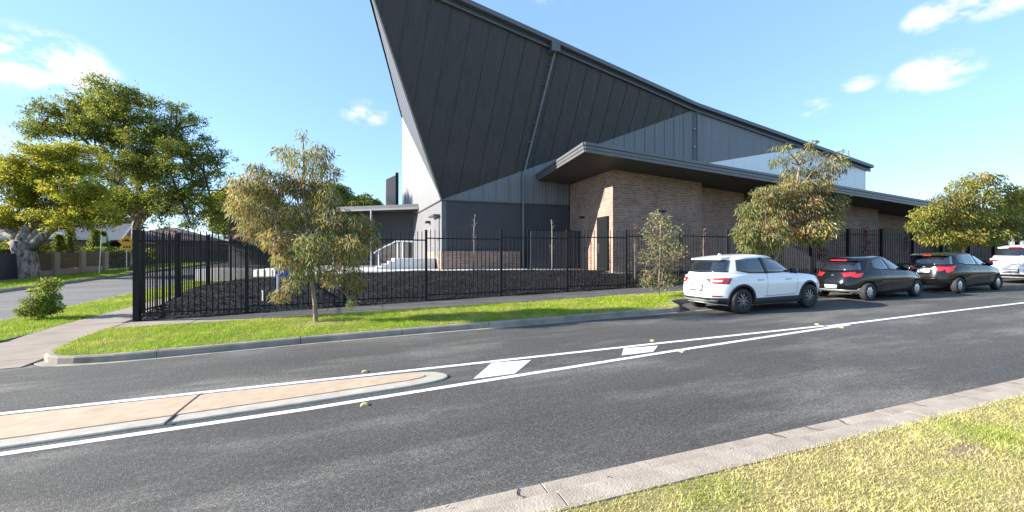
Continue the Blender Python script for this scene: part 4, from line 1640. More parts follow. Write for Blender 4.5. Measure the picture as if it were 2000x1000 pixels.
hatchA = dict(L=3.9, W=1.70, scale=.945, paint='paint_black', wheels=(.66, 3.13), tyre=.295, arch=.335, tyre_w=.19,
              sill=[(0, .27), (.5, .2), (3.4, .2), (3.9, .24)],
              belt=[(0, .93), (.6, .95), (1.4, .92), (2.6, .88), (3.4, .78), (3.9, .66)],
              rear=[(.27, .14), (.36, .03), (.48, .0), (.62, .02), (.78, .08), (.93, .14)],
              front=[(.24, 3.8), (.42, 3.9), (.55, 3.88), (.66, 3.78)],
              flank=[(0, .89), (.1, .95), (.3, .97), (.5, .985), (.7, 1.0), (.88, .985), (1, .95)],
              gh_base=(.20, 3.05), gh_w=.90, gh_top=(.60, 2.05), roof_w=.69, cowl=[(.1, .965), (1.2, .955), (2.9, .91)],
              roof=[(.4, 1.375), (.9, 1.445), (1.5, 1.475), (2.0, 1.45), (2.3, 1.41)], hood=.06, rake=.95, n=4.2, wr=.9,
              spokes=7, spoke_shape=((0, .0),), spoke_w=.045, rim='alloy', rim_back='alloy_dark',
              mirror=(2.62, 1.0), spoiler=(.40, .76, 1.345, .53, 'paint_black'), stop_lamp=.26,
              plate=(-.19, .19, .40, .51),
              side=[('rear_side_window', [(1.0, 1.31), (1.25, 1.355), (1.50, 1.37)], [(.95, 1.06), (1.2, 1.0), (1.66, .985)], 'car_glass', .006),
                    ('front_side_window', [(1.58, 1.37), (1.85, 1.355), (2.08, 1.305)], [(1.74, .985), (2.2, .97), (2.72, .965)], 'car_glass', .006),
                    ('door_seam', [(1.68, .95), (1.686, .95)], [(1.66, .34), (1.666, .34)], 'well_black', .002),
                    ('tail_lamp', [(.14, .92), (.24, .945), (.34, .94)], [(.10, .78), (.18, .81), (.27, .87)], 'lamp_red', .012),
                    ('door_handle', [(1.36, .86), (1.54, .86)], [(1.36, .83), (1.54, .83)], 'paint_black', .018),
                    ('mud_flap', [(.32, .40), (.37, .42)], [(.18, .21), (.36, .22)], 'skid_silver', .01)],
              back=[('rear_window', [(-.50, 1.29), (0, 1.315), (.50, 1.29)], [(-.62, 1.02), (0, .99), (.62, 1.02)], 'car_glass', .008),
                    ('tail_lamp', [(-.69, .92), (-.62, .90), (-.52, .83)], [(-.69, .77), (-.62, .76), (-.53, .80)], 'lamp_red', .012),
                    ('tail_lamp', [(.52, .83), (.62, .90), (.69, .92)], [(.53, .80), (.62, .76), (.69, .77)], 'lamp_red', .012),
                    ('bumper_lip', [(-.72, .36), (.72, .36)], [(-.70, .30), (.70, .30)], 'skid_silver', .012),
                    ('emblem', [(-.045, .85), (0, .865), (.045, .85)], [(-.045, .825), (0, .81), (.045, .825)], 'chrome', .012)])

hatchB = dict(L=3.88, W=1.695, scale=.93, paint='paint_charcoal', wheels=(.62, 3.13), tyre=.293, arch=.33, tyre_w=.185,
              sill=[(0, .28), (.5, .2), (3.4, .2), (3.88, .24)],
              belt=[(0, .98), (.6, .99), (1.6, .94), (2.7, .90), (3.4, .80), (3.88, .68)],
              rear=[(.28, .10), (.4, .01), (.52, .0), (.7, .03), (.85, .06), (.98, .09)],
              front=[(.24, 3.78), (.42, 3.88), (.55, 3.86), (.68, 3.76)],
              flank=[(0, .90), (.1, .955), (.3, .97), (.5, .985), (.7, 1.0), (.88, .985), (1, .955)],
              gh_base=(.14, 3.12), gh_w=.91, gh_top=(.40, 2.10), roof_w=.73, cowl=[(.1, 1.01), (1.2, .985), (2.9, .935)],
              roof=[(.3, 1.46), (.9, 1.495), (1.5, 1.51), (2.0, 1.48), (2.3, 1.44)], hood=.06, rake=1.05, n=4.6, wr=.93,
              spokes=9, spoke_shape=((0, .0),), spoke_w=.04, rim='alloy', rim_back='alloy_dark',
              mirror=(2.68, 1.02), spoiler=(.22, .56, 1.425, .56, 'paint_charcoal'), stop_lamp=.14,
              plate=(-.19, .19, .76, .87),
              side=[('rear_side_window', [(.72, 1.39), (1.1, 1.41), (1.56, 1.415)], [(.74, 1.10), (1.1, 1.03), (1.72, .995)], 'car_glass', .006),
                    ('front_side_window', [(1.63, 1.415), (1.9, 1.395), (2.12, 1.345)], [(1.80, .99), (2.3, .98), (2.80, .98)], 'car_glass', .006),
                    ('door_seam', [(1.76, .95), (1.766, .95)], [(1.74, .32), (1.746, .32)], 'well_black', .002),
                    ('tail_lamp', [(.10, 1.02), (.24, .995)], [(.07, .80), (.14, .85)], 'lamp_red', .012),
                    ('door_handle', [(1.42, .88), (1.6, .88)], [(1.42, .85), (1.6, .85)], 'paint_charcoal', .018)],
              back=[('rear_window', [(-.56, 1.38), (0, 1.395), (.56, 1.38)], [(-.64, 1.07), (0, 1.05), (.64, 1.07)], 'car_glass', .008),
                    ('tail_lamp', [(-.71, 1.02), (-.63, 1.0), (-.56, .97)], [(-.71, .80), (-.64, .74), (-.60, .78)], 'lamp_red', .012),
                    ('tail_lamp', [(.56, .97), (.63, 1.0), (.71, 1.02)], [(.60, .78), (.64, .74), (.71, .80)], 'lamp_red', .012),
                    ('garnish', [(-.40, .925), (.40, .925)], [(-.40, .895), (.40, .895)], 'chrome', .016),
                    ('emblem', [(-.05, .985), (0, 1.0), (.05, .985)], [(-.05, .965), (0, .95), (.05, .965)], 'chrome', .014),
                    ('bumper_step', [(-.74, .56), (.74, .56)], [(-.72, .525), (.72, .525)], 'paint_charcoal', .022)])

suvB = dict(suv)
suvB.update(dict(L=4.5, W=1.86, scale=.97, paint='paint_pearl', wheels=(.9, 3.57), mirror_mat='paint_pearl', arch_trim=.05,
                 belt=[(0, 1.08), (1.0, 1.08), (2.0, 1.03), (3.2, 1.01), (3.9, .94), (4.5, .84)],
                 front=[(.26, 4.4), (.5, 4.49), (.7, 4.48), (.84, 4.4)],
                 gh_base=(.18, 3.4), gh_top=(.62, 2.42), roof=[(.3, 1.58), (.9, 1.64), (1.6, 1.66), (2.3, 1.63), (2.6, 1.60)],
                 spoiler=(.42, .9, 1.55, .56, 'paint_pearl'), stop_lamp=.2, plate=(-.22, .22, .50, .61),
                 side=[('rear_side_window', [(.9, 1.49), (1.3, 1.53), (1.68, 1.54)], [(.86, 1.2), (1.2, 1.13), (1.80, 1.11)], 'car_glass', .006),
                       ('front_side_window', [(1.78, 1.54), (2.15, 1.53), (2.42, 1.485)], [(1.88, 1.11), (2.4, 1.11), (3.05, 1.115)], 'car_glass', .006),
                       ('tail_lamp', [(.10, 1.02), (.45, 1.03)], [(.07, .95), (.34, .97)], 'lamp_red', .012),
                       ('door_handle', [(1.4, .955), (1.62, .955)], [(1.4, .92), (1.62, .92)], 'skid_silver', .016),
                       ('sill_cladding', [(1.32, .40), (3.15, .40)], [(1.32, .235), (3.15, .235)], 'trim_black', .012)],
                 back=[('rear_window', [(-.62, 1.50), (0, 1.52), (.62, 1.50)], [(-.72, 1.19), (0, 1.18), (.72, 1.19)], 'car_glass', .008),
                       ('tail_lamp', [(-.80, 1.03), (-.5, 1.01), (-.28, .985)], [(-.80, .95), (-.5, .945), (-.29, .97)], 'lamp_red', .012),
                       ('tail_lamp', [(.28, .985), (.5, 1.01), (.80, 1.03)], [(.29, .97), (.5, .945), (.80, .95)], 'lamp_red', .012),
                       ('reflector', [(-.78, .62), (-.62, .58)], [(-.76, .56), (-.63, .53)], 'lamp_red', .012),
                       ('reflector', [(.62, .58), (.78, .62)], [(.63, .53), (.76, .56)], 'lamp_red', .012),
                       ('bumper_cladding', [(-.83, .42), (.83, .42)], [(-.80, .32), (.80, .32)], 'trim_black', .012)]))


def park(name, S, wheel_x, near_y, label):
    s = S['scale']
    X = wheel_x - S['wheels'][0] * s
    Y = near_y + S['W'] / 2 * s
    build_car(name, S, (X, Y, zx(X) + .003), label, 'cars parked along the kerb')


park('parked_car', suv, 9.25, 8.2, 'white compact suv with black wheel arch trim, first in the parked row')
park('parked_car', hatchA, 14.67, 8.42, 'black rounded hatchback parked directly in front of the white suv')
park('parked_car', hatchB, 19.26, 8.36, 'black upright hatchback with number plate high on its tailgate, third in the row')
park('parked_car', suvB, 25.6, 8.4, 'pearl white suv cut by the right edge of the picture, last in the row')
# ------------------------------------------------------------------ trees and plants
RT = np.array([math.sin(TH), -math.cos(TH), 0])
FWD = np.array([math.cos(TH), math.sin(TH), 0])


CAMP = np.array([0, 0, 1.75])


def unit(a):
    return a / np.maximum(np.linalg.norm(a, axis=-1, keepdims=True), 1e-9)


def leaf_quads(P, D, L, W, bend=0.15):
    """kite-shaped leaves: P base points, D direction, L length, W half width"""
    n = len(P)
    R = unit(rng.normal(size=(n, 3)))
    S = unit(np.cross(D, R))
    N = np.cross(S, D)
    a = P
    b = P + D * (L * .42)[:, None] + S * W[:, None] + N * (L * bend * .5)[:, None]
    c = P + D * L[:, None]
    d = P + D * (L * .42)[:, None] - S * W[:, None] + N * (L * bend * .5)[:, None]
    V = np.stack([a, b, c, d], 1).reshape(-1, 3)
    return V, np.arange(4 * n).reshape(-1, 4)


GAIN = 1.12


def pal(n, cols, jit=.22):
    cols = np.array(cols)
    w = cols[:, 3] / cols[:, 3].sum()
    k = rng.choice(len(cols), n, p=w)
    c = cols[k, :3] * GAIN * rng.uniform(1 - jit, 1 + jit, (n, 1)) * rng.uniform(.93, 1.07, (n, 3))
    return np.clip(c, 0.002, 1)


def branches(root, base, fork, ends, r0, mname, name='limb', wob=.12, r1=.012, fork_r=None):
    base, fork = Vector(base), Vector(fork)
    mb = MB()
    for e in ends:
        e = Vector(e)
        mid = fork.lerp(e, .5) + Vector((random.uniform(-wob, wob), random.uniform(-wob, wob), random.uniform(0, wob * 1.4))) * (e - fork).length * .6
        pts = [fork + (fork - base).normalized() * -.05, fork.lerp(mid, .5) + Vector((0, 0, .03)), mid, mid.lerp(e, .5), e]
        fr = fork_r or r0 * .5
        mb.tube(pts, [fr, fr * .75, fr * .52, fr * .35, r1], 6)
    return mb.build(name, mname, root, True)


def clump_pts(cl, per, shell=.55):
    """cl: list of (centre world, ru, rv, rz, weight) -> points and clump ids, spread through the volume, denser outside"""
    P, K, O = [], [], []
    for i, (c, ru, rv, rz, w) in enumerate(cl):
        n = max(4, int(per * (ru * rz + ru * rv * .5) * w))
        d = unit(rng.normal(size=(n, 3)))
        r = rng.uniform(shell ** 3, 1, n) ** (1 / 3) * rng.uniform(.75, 1.12, n)
        q = np.outer(d[:, 0] * r * ru, RT) + np.outer(d[:, 1] * r * rv, FWD)
        q[:, 2] += d[:, 2] * r * rz
        P.append(np.array(c) + q)
        K += [i] * n
        O.append(d)
    return np.concatenate(P), np.array(K), np.concatenate(O)


def gum_tree(name, loc, trunk, clumps, label, cols, per, L=(.09, .17), W=(.009, .016), trunk_r=.06, top_sparse=True, droop=1.0, rootname='tree', group='young gum trees on the verge', cat='tree', bark='bark_pale'):
    """trunk: list of local (u, z); clumps: local (u, z, ru, rz, weight)"""
    root = thing(name, loc, label, cat, group)
    l = np.array(loc)
    tp = [Vector(l + RT * u + np.array([0, 0, z])) for u, z in trunk]
    m = len(tp)
    MB().tube([tp[0] - Vector((0, 0, .1))] + tp, [trunk_r * 1.5] + [trunk_r * (1 - .55 * i / m) for i in range(m)], 9).build('trunk', bark, root, True)
    cl = []
    for u, z, ru, rz, w in clumps:
        dv = random.uniform(-.55, .55) * min(1.3, .05 + ru * 1.9)
        c = l + RT * u + np.array([0, 0, z])
        c = c + unit(c - CAMP) * dv
        cl.append((c, ru, max(ru, .3) * .95, rz, w))
    # limbs from the trunk to the clumps
    mb = MB()
    for c, ru, rv, rz, w in cl:
        c = Vector(c)
        j = min(range(m // 2, m), key=lambda i: (tp[i] - c).length + (1.0 if tp[i].z > c.z - .1 else 0))
        a = tp[j]
        e = c + Vector((0, 0, -rz * .1))
        mid = a.lerp(e, .55) + Vector((random.uniform(-.1, .1), random.uniform(-.1, .1), .14 * (e - a).length))
        mb.tube([a, a.lerp(mid, .5), mid, e], [trunk_r * .4, trunk_r * .3, trunk_r * .2, .006], 5)
        for k in range(4):
            d = Vector(unit(rng.normal(size=3))) * Vector((ru, ru, rz)).length * .6
            mb.tube([mid.lerp(e, .6), e + d * .5 + Vector((0, 0, .05)), e + d + Vector((0, 0, -.06))], [.008, .006, .003], 4)
    mb.build('limbs', bark, root, True)
    P, K, O = clump_pts(cl, per, .25)
    n = len(P)
    D = O * np.array([.55, .55, .2]) + rng.normal(size=(n, 3)) * .45 + np.array([0, 0, -1.05 * droop])
    D = unit(D)
    Ls = rng.uniform(*L, n)
    V, F = leaf_quads(P, D, Ls, rng.uniform(*W, n))
    cc = pal(n, cols)
    ck = rng.uniform(.8, 1.2, (len(cl), 1)) * rng.uniform(.92, 1.08, (len(cl), 3))
    cc = cc * ck[K]
    np_mesh('crown', V, F, 'leaf', root, np.repeat(cc, 4, 0))
    return root


def px_clumps(pts, ox, oy, sc):
    """silhouette studies measured in metres from the trunk's foot: photo units / units per metre"""
    return [((x - ox) / sc, (oy - y) / sc, rx / sc, ry / sc, w) for x, y, rx, ry, w in pts]


GUM = [(.17, .18, .05, 3), (.28, .25, .07, 3), (.38, .32, .12, 2), (.36, .36, .24, 1.8), (.36, .17, .06, 1.2), (.17, .195, .10, 2.6), (.28, .28, .17, 1.2), (.08, .10, .04, 2)]
GUM1 = [(.20, .21, .05, 3), (.31, .28, .06, 3), (.43, .36, .11, 2.2), (.48, .20, .055, 1.2), (.22, .25, .14, 2.6), (.40, .40, .27, 1.6), (.30, .30, .19, 1.0), (.085, .105, .04, 1.6)]
DK = [(.055, .07, .04, 3), (.085, .10, .06, 3), (.035, .045, .028, 2), (.13, .14, .09, 1)]
t1 = [(590, 262, 9, 16, .35), (557, 296, 26, 20, .5), (622, 296, 30, 22, .5), (598, 318, 45, 28, .45), (640, 335, 28, 25, .5), (500, 328, 22, 14, .6),
      (482, 362, 38, 24, 1), (540, 355, 45, 28, 1), (600, 366, 45, 28, 1), (640, 388, 30, 26, .9), (472, 402, 30, 28, 1), (530, 410, 46, 32, 1.1), (590, 420, 46, 32, 1.1),
      (650, 432, 38, 34, 1), (700, 440, 36, 28, .8), (722, 468, 24, 24, .7), (682, 490, 38, 34, .9), (500, 446, 36, 24, 1), (550, 466, 40, 28, 1.1), (620, 480, 44, 30, 1.1),
      (560, 506, 30, 20, 1), (548, 575, 18, 14, .8), (572, 548, 18, 22, .7), (692, 545, 22, 32, .8), (650, 535, 26, 24, .8), (600, 525, 28, 24, .8), (686, 588, 7, 14, .6)]
gum_tree('gum_tree', (-1.31, 11.01, zf(-1.31, 11.01, .12)), [(0, 0), (-.03, .5), (-.1, 1.0), (-.14, 1.5), (-.22, 2.2), (-.28, 3.0), (-.3, 4.2)],
         px_clumps(t1, 617, 628, 80.), 'leafy young gum with drooping olive and orange leaves on the near verge', GUM1, 4000, L=(.09, .19), W=(.0075, .0145), trunk_r=.055)
t2 = [(1545, 285, 20, 8, .35), (1605, 274, 11, 7, .4), (1664, 292, 7, 9, .4), (1540, 312, 20, 12, .4), (1590, 300, 30, 15, .35), (1645, 312, 25, 15, .45), (1580, 332, 35, 15, .5), (1630, 336, 30, 18, .5), (1670, 322, 10, 15, .4),
      (1520, 375, 33, 18, .9), (1570, 362, 35, 20, .9), (1620, 362, 28, 20, .8), (1490, 410, 33, 25, 1), (1540, 405, 40, 25, 1), (1590, 400, 40, 25, 1), (1640, 402, 30, 22, 1), (1664, 388, 12, 14, .8),
      (1476, 450, 24, 27, 1), (1520, 450, 38, 28, 1), (1570, 450, 38, 25, 1), (1620, 440, 36, 28, 1), (1652, 430, 18, 20, .9), (1482, 480, 20, 14, .9), (1520, 480, 24, 12, .9), (1610, 464, 24, 15, .9)]
gum_tree('gum_tree', (14.1, 11.3, zf(14.1, 11.3, .12)), [(0, 0), (.02, .8), (.3, 1.7), (.55, 2.5), (.8, 3.4), (1.0, 4.6)],
         px_clumps(t2, 1528, 564, 53.), 'round crowned gum with orange tipped leaves behind the white suv', GUM, 2400, L=(.11, .22), W=(.011, .02), trunk_r=.065)
t3 = [(1930, 352, 28, 18, .7), (1900, 366, 28, 18, .7), (1960, 352, 20, 15, .6), (1875, 395, 33, 20, .9), (1925, 390, 38, 22, .9), (1980, 380, 28, 25, .9), (1830, 420, 28, 18, .9), (1870, 430, 38, 22, 1), (1920, 430, 42, 25, 1),
      (1970, 425, 34, 25, 1), (1815, 445, 23, 14, .9), (1850, 465, 33, 18, 1), (1900, 465, 38, 20, 1), (1950, 465, 38, 20, 1), (1992, 450, 20, 24, 1), (2022, 400, 30, 38, 1), (2032, 450, 30, 28, 1), (1890, 485, 14, 8, .7)]
T3C = [(.13, .165, .04, 3), (.21, .215, .045, 3), (.34, .28, .05, 2), (.40, .30, .05, 1.3), (.10, .13, .05, 2)]
gum_tree('gum_tree', (26.0, 11.3, zf(26, 11.3, .12)), [(0, 0), (.0, 1.2), (.15, 2.2), (.35, 3.2), (.7, 4.4)],
         px_clumps(t3, 1900, 545, 42.6), 'broad yellow green gum above the black hatchbacks at the right edge', T3C, 1700, L=(.10, .18), W=(.017, .03), trunk_r=.08)
# shrub in front of the fence, left of the suv
sh1 = [(1310, 435, 26, 18, .8), (1330, 455, 24, 20, .8), (1290, 460, 18, 20, .7), (1315, 480, 30, 20, .8), (1345, 490, 20, 20, .7), (1290, 505, 24, 18, .8), (1325, 515, 30, 20, .8),
       (1285, 540, 18, 14, .8), (1315, 545, 28, 16, .8), (1340, 550, 18, 12, .6), (1280, 555, 14, 11, .8), (1310, 562, 26, 10, .6), (1300, 420, 12, 10, .6)]
SHC = [(.16, .19, .08, 3), (.24, .25, .12, 2), (.32, .26, .14, 2.5), (.11, .14, .07, 2), (.33, .20, .10, 1.2)]
gum_tree('street_shrub', (9.0, 11.3, zf(9.0, 11.3, .12)), [(0, 0), (.0, .5), (.03, 1.1), (.05, 1.8), (.05, 2.4)],
         px_clumps(sh1, 1308, 582, 59.), 'thin upright young shrub with brownish lower leaves, left of the white suv', SHC, 1600, L=(.06, .11), W=(.012, .022), trunk_r=.03, droop=-.15, group=None, cat='shrub')
b1 = [(95, 552, 14, 12, .8), (78, 565, 14, 11, .8), (92, 580, 20, 14, 1), (68, 588, 16, 12, 1), (55, 605, 16, 11, 1), (82, 604, 22, 13, 1), (105, 600, 12, 12, 1), (100, 560, 10, 8, .8)]
BUC = [(.20, .24, .035, 3), (.33, .35, .05, 2.5), (.13, .165, .04, 3), (.09, .12, .04, 1.5)]
gum_tree('bush', (-8.45, 14.44, zf(-8.45, 14.44, .1)), [(0, 0), (0, .3), (.1, .7), (.2, 1.0)],
         px_clumps(b1, 75, 622, 73.), 'small yellow green bush on the side street verge', BUC, 9000, L=(.05, .09), W=(.012, .02), trunk_r=.018, droop=-.1, group=None, cat='bush')

# slim saplings in the garden bed
def sapling(x, y, h, lab, leaves, lean=.05, bark='bark_grey', cols=None):
    z = float(mound(np.array(x), np.array(y)))
    t = thing('sapling', (x, y, z), lab, 'sapling', 'slim saplings in the garden bed')
    tp = [Vector((x, y, z - .1)), Vector((x + lean * .3, y, z + h * .35)), Vector((x + lean * .2, y, z + h * .7)), Vector((x + lean, y, z + h))]
    MB().tube(tp, [.03, .026, .02, .006], 7).build('trunk', bark, t, True)
    mb = MB()
    for k in range(9):
        f = random.uniform(.3, .95)
        p = tp[0].lerp(tp[3], f)
        a = random.uniform(0, 6.28)
        mb.tube([p, p + Vector((math.cos(a) * .08, math.sin(a) * .08, .2)), p + Vector((math.cos(a) * .16, math.sin(a) * .16, .5 * (1.1 - f) + .1))], [.007, .005, .002], 4)
    tag(mb.build('twigs', bark, t, True), kind='stuff')
    if leaves:
        n = leaves
        f = rng.uniform(.25, 1.02, n)
        a = rng.uniform(0, 2 * np.pi, n)
        r = rng.uniform(0, .42, n) * (1.2 - f)
        P = np.stack([x + np.cos(a) * r, y + np.sin(a) * r, z + h * f], -1)
        V, F = leaf_quads(P, unit(rng.normal(size=(n, 3)) + np.array([0, 0, -.4])), rng.uniform(.07, .13, n), rng.uniform(.018, .032, n))
        np_mesh('foliage', V, F, 'leaf', t, np.repeat(pal(n, cols), 4, 0))


RED = [(.34, .02, .03, 3), (.46, .035, .045, 2), (.20, .02, .02, 2)]
sapling(4.55, 19.0, 2.75, 'bare pale sapling standing before the low brick base of the hall', 0)
sapling(8.35, 18.4, 2.55, 'bare pale sapling standing before the dark side gate', 0, -.04)
sapling(11.0, 15.4, 2.4, 'sapling with a few pink leaves left of the street shrub', 60, .03, 'bark_pale', [(.30, .10, .09, 1), (.2, .1, .07, 1)])
sapling(14.6, 15.2, 2.3, 'pale stemmed sapling behind the roof of the white suv', 25, .03, 'bark_pale', [(.30, .10, .09, 1)])
sapling(22.6, 15.4, 2.35, 'red leaved sapling behind the first black hatchback', 420, .03, 'bark_grey', RED)
sapling(25.9, 15.2, 2.35, 'red leaved sapling with thin foliage above the second black hatchback', 300, .03, 'bark_pale', RED)
sapling(29.5, 15.2, 2.2, 'reddish sapling half hidden by the broad yellow green gum', 200, .03, 'bark_grey', RED)


# big paperbarks across the side street
def paperbark(loc, sc, ox, oy, clumps, trunk, limbs, label, cols, per, lsz, depth):
    root = thing('paperbark_tree', loc, label, 'tree', 'big paperbark trees across the side street')
    l = np.array(loc)
    W_ = lambda x, y, v=0.0: Vector(l + RT * ((x - ox) / sc) + FWD * v + np.array([0, 0, (oy - y) / sc]))
    tk = MB()
    for j in range(4):
        ph = j * 1.57 + .4
        tk.tube([W_(x + r * .42 * math.cos(ph + i * .45), y, r / sc * .42 * math.sin(ph + i * .45)) for i, (x, y, r) in enumerate(trunk)], [r / sc * (.62 + .08 * math.sin(j * 2.1 + i)) for i, (x, y, r) in enumerate(trunk)], 12)
    tk.build('trunk', 'bark_paper', root, True)
    mb = MB()
    for path_ in limbs:
        v1 = random.uniform(-.5, .5) * depth
        pts = [W_(x, y, v1 * i / (len(path_) - 1)) for i, (x, y, r) in enumerate(path_)]
        mb.tube(pts, [r / sc for x, y, r in path_], 8)
    mb.build('limbs', 'bark_paper', root, True)
    cl = []
    for x, y, rx, ry, w in clumps:
        off = max(-1, min(1, (x - ox) / (sc * 7)))
        nrep = 2
        for k in range(nrep):
            v = random.uniform(-1, 1) * depth * (1 - .5 * abs(off))
            c = np.array(W_(x + random.uniform(-4, 4), y + random.uniform(-3, 3)))
            c = c + unit(c - CAMP) * v
            cl.append((c, rx / sc, max(rx / sc, .6), ry / sc * .95, w))
    # twigs to clumps
    tw = MB()
    fork = W_(limbs[0][0][0], limbs[0][0][1])
    lim = [W_(x, y) for p in limbs for x, y, r in p[1:]]
    for c, ru, rv, rz, w in cl:
        c = Vector(c)
        a = min(lim, key=lambda q: (q - c).length + (1.5 if q.z > c.z else 0))
        tw.tube([a, a.lerp(c, .5) + Vector((0, 0, .1)), c], [.09, .06, .02], 5)
    tag(tw.build('branches', 'bark_dark', root, True), kind='stuff')
    # each clump breaks into many small pads
    pads = []
    for c, ru, rv, rz, w in cl:
        for k in range(max(9, int(26 * w))):
            d = unit(rng.normal(size=3)) * random.uniform(.3, 1.2)
            q = RT * d[0] * ru + FWD * d[1] * rv
            q[2] = d[2] * rz * 1.1
            s_ = random.choice((.10, .14, .18, .22, .30))
            pads.append((np.array(c) + q, ru * s_, rv * s_, ru * s_ * random.uniform(.4, 1.0), w * random.uniform(.35, 1.3)))
    P, K, O = clump_pts(pads, per, .1)
    n = len(P)
    stray = rng.uniform(0, 1, n) < .22
    P[stray] += rng.normal(size=(int(stray.sum()), 3)) * lsz * 1.6
    D = unit(O * .9 + rng.normal(size=(n, 3)) * .6 + np.array([0, 0, .35]))
    V, F = leaf_quads(P, D, rng.uniform(lsz * .7, lsz * 1.4, n), rng.uniform(lsz * .16, lsz * .3, n))
    cc = pal(n, cols) * rng.uniform(.75, 1.25, (len(pads), 1))[K]
    np_mesh('crown', V, F, 'leaf', root, np.repeat(cc, 4, 0))
    return root


PB = [(.20, .215, .025, 3), (.30, .285, .03, 3), (.13, .16, .025, 2.5), (.40, .35, .04, 1.6)]
big = [(250, 184, 50, 15, 1), (225, 204, 45, 16, 1), (162, 192, 28, 14, .9), (150, 208, 30, 15, 1), (100, 212, 30, 16, 1), (82, 240, 32, 15, 1), (78, 262, 24, 12, 1), (140, 246, 36, 16, 1), (185, 238, 35, 15, 1),
       (240, 222, 45, 15, 1), (285, 200, 22, 12, .8), (345, 200, 22, 8, .8), (360, 226, 30, 14, .8), (325, 232, 25, 14, .8), (388, 238, 12, 10, .7), (215, 262, 45, 15, 1.1), (262, 256, 40, 14, 1.1), (325, 262, 42, 16, 1.1),
       (398, 270, 20, 12, .8), (362, 290, 40, 18, 1), (432, 308, 22, 12, .8), (400, 315, 32, 18, 1), (225, 302, 32, 17, 1), (288, 290, 44, 18, 1), (225, 335, 42, 20, 1.1), (278, 332, 45, 20, 1.1), (330, 325, 36, 18, 1),
       (425, 338, 22, 12, .8), (385, 345, 34, 18, 1), (200, 365, 40, 20, 1.1), (228, 390, 36, 18, 1), (290, 382, 44, 20, 1.1), (350, 375, 40, 20, 1), (395, 385, 30, 16, .9), (325, 410, 28, 14, .9), (385, 408, 26, 14, .9), (420, 400, 22, 14, .8),
       (262, 412, 14, 8, .8), (190, 395, 30, 16, .9), (320, 432, 22, 10, .6), (375, 432, 26, 12, .7), (425, 425, 24, 14, .8), (215, 425, 16, 10, .5), (445, 365, 14, 14, .7)]
paperbark((-18.0, 40.8, zf(-18, 40.8, .13)), 24.4, 266, 522, big,
          [(266, 530, 11), (267, 500, 8), (266, 470, 7.5), (268, 440, 7.5), (270, 415, 7)],
          [[(269, 425, 8), (255, 390, 7), (225, 350, 5), (190, 290, 3.5), (150, 240, 2)], [(269, 425, 9), (275, 370, 7), (262, 300, 5), (245, 240, 3), (240, 195, 1.5)],
           [(270, 425, 8), (300, 370, 6), (330, 310, 4), (345, 250, 2.5), (355, 215, 1.2)], [(270, 430, 7), (305, 395, 5), (350, 370, 4), (400, 330, 2.5), (425, 315, 1.2)], [(269, 420, 6), (230, 370, 4.5), (150, 270, 3), (95, 225, 1.5)]],
          'tallest tree, a domed paperbark with layered olive crown behind the yellow sign', [(.15, .185, .03, 3), (.23, .245, .035, 3), (.09, .125, .025, 2.5), (.36, .34, .05, 1.4)], 720, .16, 3.4)
lft = [(40, 322, 38, 20, 1.1), (92, 302, 40, 16, 1.1), (150, 298, 36, 16, 1.1), (20, 350, 34, 24, 1.1), (72, 338, 44, 20, 1.1), (122, 328, 40, 20, 1.1), (170, 325, 24, 16, 1), (60, 370, 44, 22, 1.1), (112, 368, 42, 22, 1.1),
       (30, 400, 36, 22, 1.1), (100, 405, 46, 18, 1.1), (160, 392, 40, 16, 1), (140, 425, 55, 13, 1), (60, 428, 46, 14, 1), (185, 372, 30, 16, 1), (200, 408, 22, 10, .9), (-30, 335, 40, 24, 1), (-45, 385, 40, 26, 1), (-20, 425, 36, 18, 1), (-80, 360, 36, 26, 1), (15, 440, 30, 12, .8), (105, 440, 30, 10, .7), (165, 440, 30, 9, .6), (205, 435, 14, 8, .5)]
paperbark((-20.47, 33.94, zf(-20.47, 33.94, .13)), 31., 50, 543, lft,
          [(54, 550, 20), (53, 530, 16), (50, 505, 15), (46, 485, 18), (45, 472, 19)],
          [[(38, 482, 12), (20, 462, 9), (-10, 445, 7), (-40, 400, 3)], [(44, 480, 13), (45, 440, 9), (40, 390, 6), (35, 340, 2.5)], [(56, 482, 12), (72, 445, 8), (100, 390, 5), (110, 330, 2)], [(60, 485, 10), (95, 452, 6.5), (140, 425, 4), (185, 395, 2)]],
          'yellow green paperbark with a thick twisted pale trunk at the left edge', [(.29, .29, .03, 3), (.41, .38, .04, 3), (.15, .18, .03, 2), (.52, .46, .06, 1.6)], 1000, .135, 2.3)

